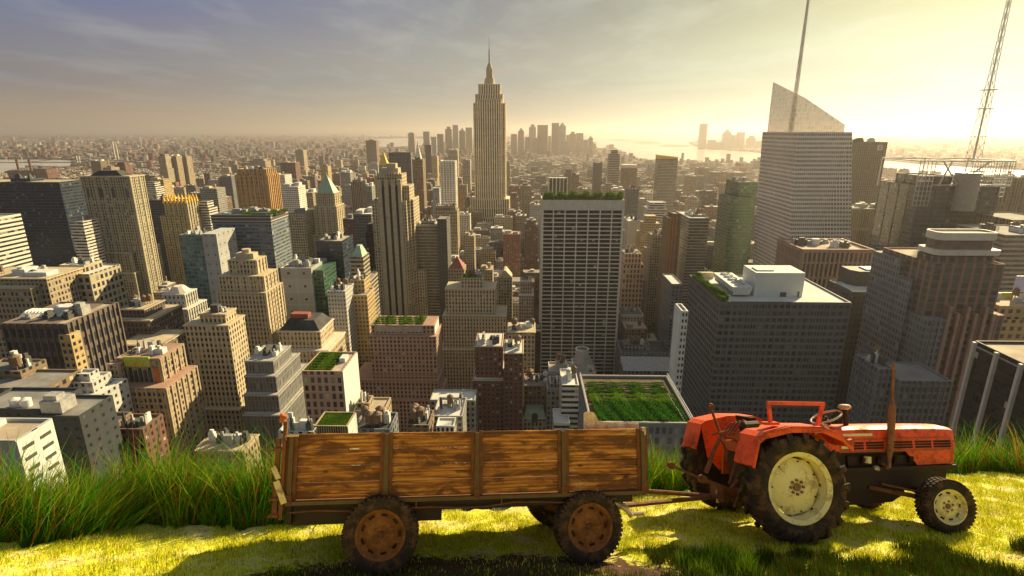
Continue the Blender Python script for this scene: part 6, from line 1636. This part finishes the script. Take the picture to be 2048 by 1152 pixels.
# rust stained sheet lying in the bed
s_ = MB(); P = [(2.20, TZ - .5), (2.86, TZ - .5), (2.86, TZ + .045), (2.62, TZ + .05), (2.38, TZ + .075), (2.33, TZ + .17), (2.26, TZ + .185), (2.21, TZ + .16)]
s_.extr(P, 0, .02)
grimy('stained_sheet', (.78, .70, .55), (.45, .16, .05), .75, .6, 9)
o = s_.build('metal_sheet', ['stained_sheet']); o.matrix_world = RIG @ Matrix.Translation(R0) @ Matrix.Rotation(R(RPSI), 4, 'Z') @ Matrix.Translation((0, .12, 0)); tag(o, 'rust stained pale metal sheet standing in the trailer bed', 'metal sheet')
bevel(o, .006, 1)

# ------------------------------------------------------------------ TRACTOR
tk = veh('tractor', T0, TPSI, 'red orange farm tractor with cream rear wheels, parked on the ridge', 'tractor')
Mi = (RIG @ Mt).inverted(); to = Mi @ CAM
def pp(px_, py_, v):
    d_ = Mi.to_3x3() @ ray(px_, py_); k = (v - to.y) / d_.y; q = to + d_ * k; return (q.x, v, q.z)
def puw(px_, py_, v): q = pp(px_, py_, v); return (q[0], q[2])
RR = .655
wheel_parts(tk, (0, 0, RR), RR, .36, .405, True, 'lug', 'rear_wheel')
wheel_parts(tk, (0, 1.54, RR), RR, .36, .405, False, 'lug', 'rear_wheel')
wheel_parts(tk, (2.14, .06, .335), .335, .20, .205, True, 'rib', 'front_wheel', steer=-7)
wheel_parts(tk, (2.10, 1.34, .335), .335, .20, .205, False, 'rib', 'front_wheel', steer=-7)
# fenders
topc = [(-.60, .93), (-.50, 1.26), (-.42, 1.31), (-.08, 1.375), (.34, 1.365), (.60, 1.26), (.74, 1.13)]
def offs(P, d): return [(p[0] * (1 - d), p[1] - d) for p in P]
for (va, vb, vi, nm) in ((-.16, .26, .24, 'near'), (1.26, 1.68, 1.26, 'far')):
    m = MB(); tin = offs(topc, .022)
    m.extr(topc + tin[::-1], va, vb)
    o = m.build('fender', ['red_paint'], tk); bevel(o, .006, 2)
    m = MB(); inner = [(p[0], p[1] - .02) for p in topc[1:]] + [(.80, .80), (.2, .62), (-.25, .62), (-.42, .80)]
    m.extr(inner, vi, vi + .02); m.build('fender_wall', ['red_paint'], tk)
    m = MB()
    ov = va if nm == 'near' else vb - .02
    lip = [(p[0], p[1] - .004) for p in topc] + [(p[0] * .985, p[1] - .075) for p in topc[::-1]]
    m.extr(lip, ov, ov + .018); m.build('fender_lip', ['red_paint'], tk)
m = MB(); m.tube([puw(1487, 850, -.13)[0:1] + (-.13,) + puw(1487, 850, -.13)[1:], pp(1515, 848, -.1)], .04, 8); m.build('rear_lamp', ['black_iron'], tk)
# frame handle on the near fender
a, b_2 = (-.22, 1.33), (.62, 1.27); m = MB()
p1, p2, p3, p4 = pp(1541, 846, .02), pp(1537, 806, .02), pp(1646, 808, .02), pp(1636, 852, .02)
m.bar(p1, p2, .045, .03, (0, 1, 0)); m.bar((p2[0] - .02, p2[1], p2[2]), (p3[0] + .02, p3[1], p3[2]), .045, .035, (0, 1, 0)); m.bar(p3, (p4[0] - .02, p4[1], p4[2] - .03), .045, .03, (0, 1, 0))
m.bx(p1[0] - .09, p1[0] + .09, -.03, .09, p1[2] - .02, p1[2] + .012)
o = m.build('fender_handle', ['red_paint'], tk); bevel(o, .005, 1)
# hood
hb, hf = .98, 2.76; va, vb = .42, .90
sec = [(va, .965), (va, 1.20), (va + .015, 1.245), (va + .06, 1.275), (.66, 1.295), (vb - .06, 1.275), (vb - .015, 1.245), (vb, 1.20), (vb, .965)]
m = MB(); st = []
for (u, sx, dz) in ((hb, 1, 0), (1.5, 1, .004), (2.2, 1, -.004), (2.60, .985, -.02), (2.72, .95, -.035), (hf + .02, .90, -.06)):
    st.append([(u, .66 + (v - .66) * sx, .965 + (z - .965) * (1 + dz * 2.2)) for v, z in sec])
for i in range(len(st) - 1):
    for k in range(len(sec) - 1): m.face([st[i][k], st[i + 1][k], st[i + 1][k + 1], st[i][k + 1]])
m.face(st[0][::-1]); m.face(st[-1])
o = m.build('hood', ['red_paint'], tk, smooth=35)
m = MB(); P = [(2.0, .955), (2.75, .955), (2.72, .78), (2.16, .765)]
m.extr(P, va + .01, va + .03); m.extr(P, vb - .03, vb - .01); m.bx(2.69, 2.74, va + .03, vb - .03, .78, .95)
o = m.build('nose_panel', ['red_paint'], tk); bevel(o, .006, 1)
m = MB(); m.bx(hb + .01, 2.70, va - .012, va + .004, 1.115, 1.13); m.bx(hb + .01, 2.70, va - .012, va + .004, .955, .975); m.build('side_moulding', ['red_rim'], tk)
gu = [1.05, 1.42, 1.46, 1.66, 1.92, 2.22, 2.26, 2.52, 2.56, 2.80]
for (u0, u1) in ((1.05, 1.36), (1.40, 1.66), (1.80, 2.10), (2.14, 2.39), (2.43, 2.69)):
    m = MB()
    for k in range(3): m.bx(u0, u1, va - .006, va + .01, 1.062 - k * .034, 1.086 - k * .034)
    m.build('grille', ['tyre_dark'], tk)
m = MB(); m.bx(1.06, 1.50, va - .010, va + .003, 1.165, 1.198); m.build('badge', ['cream_badge'], tk)
m = MB()
for k in range(7): m.bx(2.735, 2.745, .50, .82, .99 + k * .035, 1.01 + k * .035)
m.build('front_grille', ['tyre_dark'], tk)
# cowl and dash
m = MB(); m.extr([(.70, .98), (.98, .98), (.98, 1.25), (.80, 1.26), (.70, 1.12)], va - .03, vb + .03)
o = m.build('cowl', ['red_paint'], tk); bevel(o, .02, 2)
m = MB(); m.tube([pp(1662, 884, .36), pp(1672, 884, .36)], .045, 10, rs=[.03, .05]); m.tube([pp(1693, 886, .37), pp(1703, 884, .37)], .05, 10, rs=[.045, .05]); m.build('side_lamp', ['red_rim'], tk, smooth=30)
m = MB(); q = pp(1690, 895, .38); m.bx(q[0] - .06, q[0] + .05, .372, .385, q[2] - .02, q[2] + .02); m.build('plate', ['cream_badge'], tk)
m = MB(); m.bar(pp(1630, 858, .2), pp(1668, 866, .3), .03, .05); m.bar(pp(1642, 846, .3), pp(1670, 872, .34), .03, .03); m.tube([pp(1628, 868, .12), pp(1640, 862, .12), pp(1660, 869, .14)], .018, 6); m.build('control_lever', ['bare_steel'], tk)
# steering wheel
sw = empty('steering_wheel'); sw.parent = tk; q = pp(1652, 834, .66); sw.location = (q[0], q[1], q[2]); sw.rotation_euler = (0, R(-24), 0)
m = MB(); n = 28; m.tube([(.2 * math.cos(math.tau * i / n), .2 * math.sin(math.tau * i / n), 0) for i in range(n + 1)], .014, 8, caps=False); m.build('steering_rim', ['bare_steel'], sw, smooth=40)
m = MB()
for k in range(3): m.tube([(0, 0, -.03), (.19 * math.cos(k * 2.09), .19 * math.sin(k * 2.09), 0)], .009, 6)
m.tube([(0, 0, .01), (.0, 0, -.30)], .022, 8); m.build('steering_column', ['black_iron'], sw)
# air intake and exhaust
q = pp(1692, 852, .60); u = q[0]; m = MB(); zt_ = pp(1692, 818, .60)[2]
m.tube([(u, .60, 1.2), (u, .60, zt_)], .034, 14); m.build('intake_pipe', ['black_iron'], tk, smooth=30)
m = MB(); m.tube([(u, .6, zt_ - .01), (u, .6, zt_ + .015), (u, .6, zt_ + .03), (u, .6, zt_ + .055), (u, .6, zt_ + .065)], .07, 18, rs=[.04, .078, .083, .07, .03]); m.build('intake_cap', ['bare_steel'], tk, smooth=40)
q = pp(1778, 935, .36); q2 = pp(1785, 800, .36); q3 = pp(1787, 724, .36); m = MB()
def lerp(a, b, k): return tuple(a[i] + (b[i] - a[i]) * k for i in range(3))
pts = [q, lerp(q, q2, .12), lerp(q, q2, .25), lerp(q, q2, .6), lerp(q, q2, .9), lerp(q, q2, .97), q2]
m.tube(pts, .05, 18, rs=[.022, .024, .040, .047, .043, .022, .017]); m.build('muffler', ['exhaust_rust'], tk, smooth=40)
m = MB(); m.tube([q2, lerp(q2, q3, .5), lerp(q2, q3, .97)], .02, 12, rs=[.017, .016, .021], caps=True); m.build('exhaust_pipe', ['exhaust_rust'], tk, smooth=40)
m = MB(); m.tube([(q[0], .37, q[2]), (q[0] - .02, .5, q[2] + .04)], .03, 10); m.build('exhaust_elbow', ['exhaust_rust'], tk)
# engine, gearbox, axle
m = MB(); m.bx(1.0, 2.55, .50, .82, .60, .955); m.bx(1.15, 2.2, .47, .85, .66, .90)
for k in range(4): m.tube([(1.35 + k * .24, .46, .80), (1.35 + k * .24, .42, .88)], .03, 8)
m.build('engine', ['black_iron'], tk)
m = MB(); m.tube([pp(1735, 926, .42), pp(1735, 913, .42)], .045, 12); m.build('oil_filter', ['cream_badge'], tk, smooth=30)
m = MB(); q = pp(1751, 937, .40); m.tube([(q[0] - .03, .41, q[2]), (q[0] + .035, .40, q[2])], .035, 12, rs=[.03, .04]); m.build('fuel_bowl', ['bare_steel'], tk, smooth=30)
m = MB(); m.bx(.98, 2.72, .38, .42, .715, .765); m.bx(.98, 2.72, .90, .94, .715, .765); m.bx(2.66, 2.72, .42, .90, .70, .76); m.build('side_rail', ['black_iron'], tk)
m = MB(); m.extr([(1.0, .72), (2.62, .72), (2.56, .50), (2.2, .46), (1.1, .48)], .44, .88); m.build('lower_frame', ['black_iron'], tk)
m = MB(); P = [(.95 + .42 * 1, .52), (.9, .5), (.95, .33), (1.1, .28), (1.75, .30), (1.95, .40), (1.95, .5)]; m.extr(P[1:], .46, .84); o = m.build('sump', ['black_iron'], tk); bevel(o, .03, 2)
m = MB(); m.extr([(-.32, .50), (-.32, .95), (.0, 1.02), (.70, 1.02), (1.0, .95), (1.0, .45), (.3, .38), (-.1, .38)], .46, .88); o = m.build('gearbox', ['black_iron'], tk); bevel(o, .02, 2)
m = MB(); m.tube([(0, .1, RR), (0, .35, RR), (0, .5, RR)], .1, 14, rs=[.08, .1, .15]); m.tube([(0, 1.44, RR), (0, 1.0, RR), (0, .86, RR)], .1, 14, rs=[.08, .1, .15]); m.build('rear_axle', ['black_iron'], tk, smooth=30)
m = MB(); m.bx(-.30, .25, .40, .94, 1.02, 1.06); m.extr([(-.1, 1.06), (.34, 1.06), (.34, 1.16), (0, 1.2), (-.14, 1.42), (-.2, 1.42)], .48, .86); o = m.build('seat', ['tyre_dark'], tk); bevel(o, .02, 2)
# red housing plate at the rear between the fenders
m = MB(); m.extr([(-.36, .62), (-.30, 1.12), (-.10, 1.16), (.1, .95), (.1, .62)], .98, 1.02); m.build('lift_cover', ['red_rim'], tk)
m = MB(); q = pp(1480, 872, .5); m.tube([(q[0], .42, q[2]), (q[0], .8, q[2])], .055, 12); m.bx(-.40, -.30, .52, .80, .98, 1.10); m.bx(-.36, -.26, .46, .62, 1.12, 1.2); m.build('hydraulic_block', ['red_rim'], tk, smooth=30)
m = MB()
for k in range(4):
    a0 = pp(1440 + k * 8, 876 - k * 2, .62 - k * .03); a1 = pp(1462 + k * 8, 846 - 2 * k, .6 - k * .03); a2 = pp(1492 + k * 5, 852, .56 - k * .03); a3 = pp(1500, 884 + 5 * k, .52)
    m.tube([a0, lerp(a0, a1, .6), a1, lerp(a1, a2, .5), a2, a3], .013, 7)
m.build('hydraulic_hose', ['rusty_iron'], tk, smooth=40)
# three point linkage
m = MB(); m.tube([pp(1420, 812, .6), pp(1434, 850, .6), pp(1443, 872, .6)], .018, 8); q = pp(1421, 813, .6); n = 14
m.tube([(q[0] + .035 * math.cos(math.tau * i / n), .6, q[2] + .035 * math.sin(math.tau * i / n)) for i in range(n + 1)], .012, 6, caps=False); m.tube([pp(1424, 869, .58), pp(1452, 862, .58)], .012, 6); m.build('top_link', ['rusty_iron'], tk, smooth=30)
m = MB(); m.tube([pp(1443, 872, .55), pp(1428, 900, .5), pp(1412, 945, .45)], .022, 8, rs=[.02, .026, .03]); m.tube([pp(1440, 874, .6), pp(1452, 900, .62), pp(1455, 922, .62)], .018, 8); m.build('lift_rod', ['rusty_iron'], tk, smooth=30)
m = MB(); a, b_2, c_ = pp(1342, 931, .42), pp(1405, 958, .42), pp(1472, 984, .42)
m.bar(a, b_2, .03, .075, (0, 1, 0)); m.bar(lerp(b_2, a, .1), c_, .035, .10, (0, 1, 0)); m.tube([(a[0], .39, a[2]), (a[0], .45, a[2])], .045, 12); m.tube([(b_2[0], .38, b_2[2]), (b_2[0], .46, b_2[2])], .05, 12); m.build('lower_link', ['rusty_iron'], tk)
m = MB(); a, b_2 = pp(1405, 962, .86), pp(1470, 990, .86); m.bar(a, b_2, .03, .08, (0, 1, 0)); m.build('lower_link', ['rusty_iron'], tk)
m = MB(); m.tube([pp(1500, 925, .3), pp(1470, 965, .34)], .024, 8); m.tube([pp(1482, 892, .4), pp(1458, 968, .4)], .016, 8); m.tube([pp(1480, 985, .3), pp(1468, 1015, .3)], .016, 7); m.tube([pp(1462, 975, .3), pp(1486, 953, .24)], .02, 8); m.build('check_chain', ['rusty_iron'], tk, smooth=30)
m = MB(); m.bx(-.62, -.05, .50, .72, .40, .50); m.bx(-.66, -.58, .46, .78, .38, .56); q = pp(1425, 985, .5); m.bx(q[0] - .03, q[0] + .06, .45, .5, q[2] - .05, q[2] - .03); m.build('hitch', ['rusty_iron'], tk)
m = MB(); m.tube([(-.66, .60, .34), (-.66, .60, .50)], .016, 8); m.build('hitch_pin', ['bare_steel'], tk)
# front axle
m = MB(); m.bar((2.13, .18, .36), (2.12, .52, .47), .07, .08); m.bar((2.12, .80, .47), (2.10, 1.18, .36), .07, .08); m.bx(2.05, 2.19, .5, .82, .42, .56)
m.bar((2.14, .16, .30), (2.14, .16, .52), .05, .05, (1, 0, 0)); m.bar((2.10, 1.2, .30), (2.10, 1.2, .52), .05, .05, (1, 0, 0)); m.build('front_axle', ['black_iron'], tk)
m = MB(); m.tube([(1.4, .44, .50), (2.10, .18, .38)], .03, 8); m.tube([(1.4, .88, .5), (2.06, 1.16, .38)], .03, 8); m.tube([(1.52, .36, .56), (2.08, .14, .44)], .014, 7); m.build('tie_rod', ['rusty_iron'], tk)
bpy.context.view_layer.update()
print('script objects', len(bpy.data.objects))
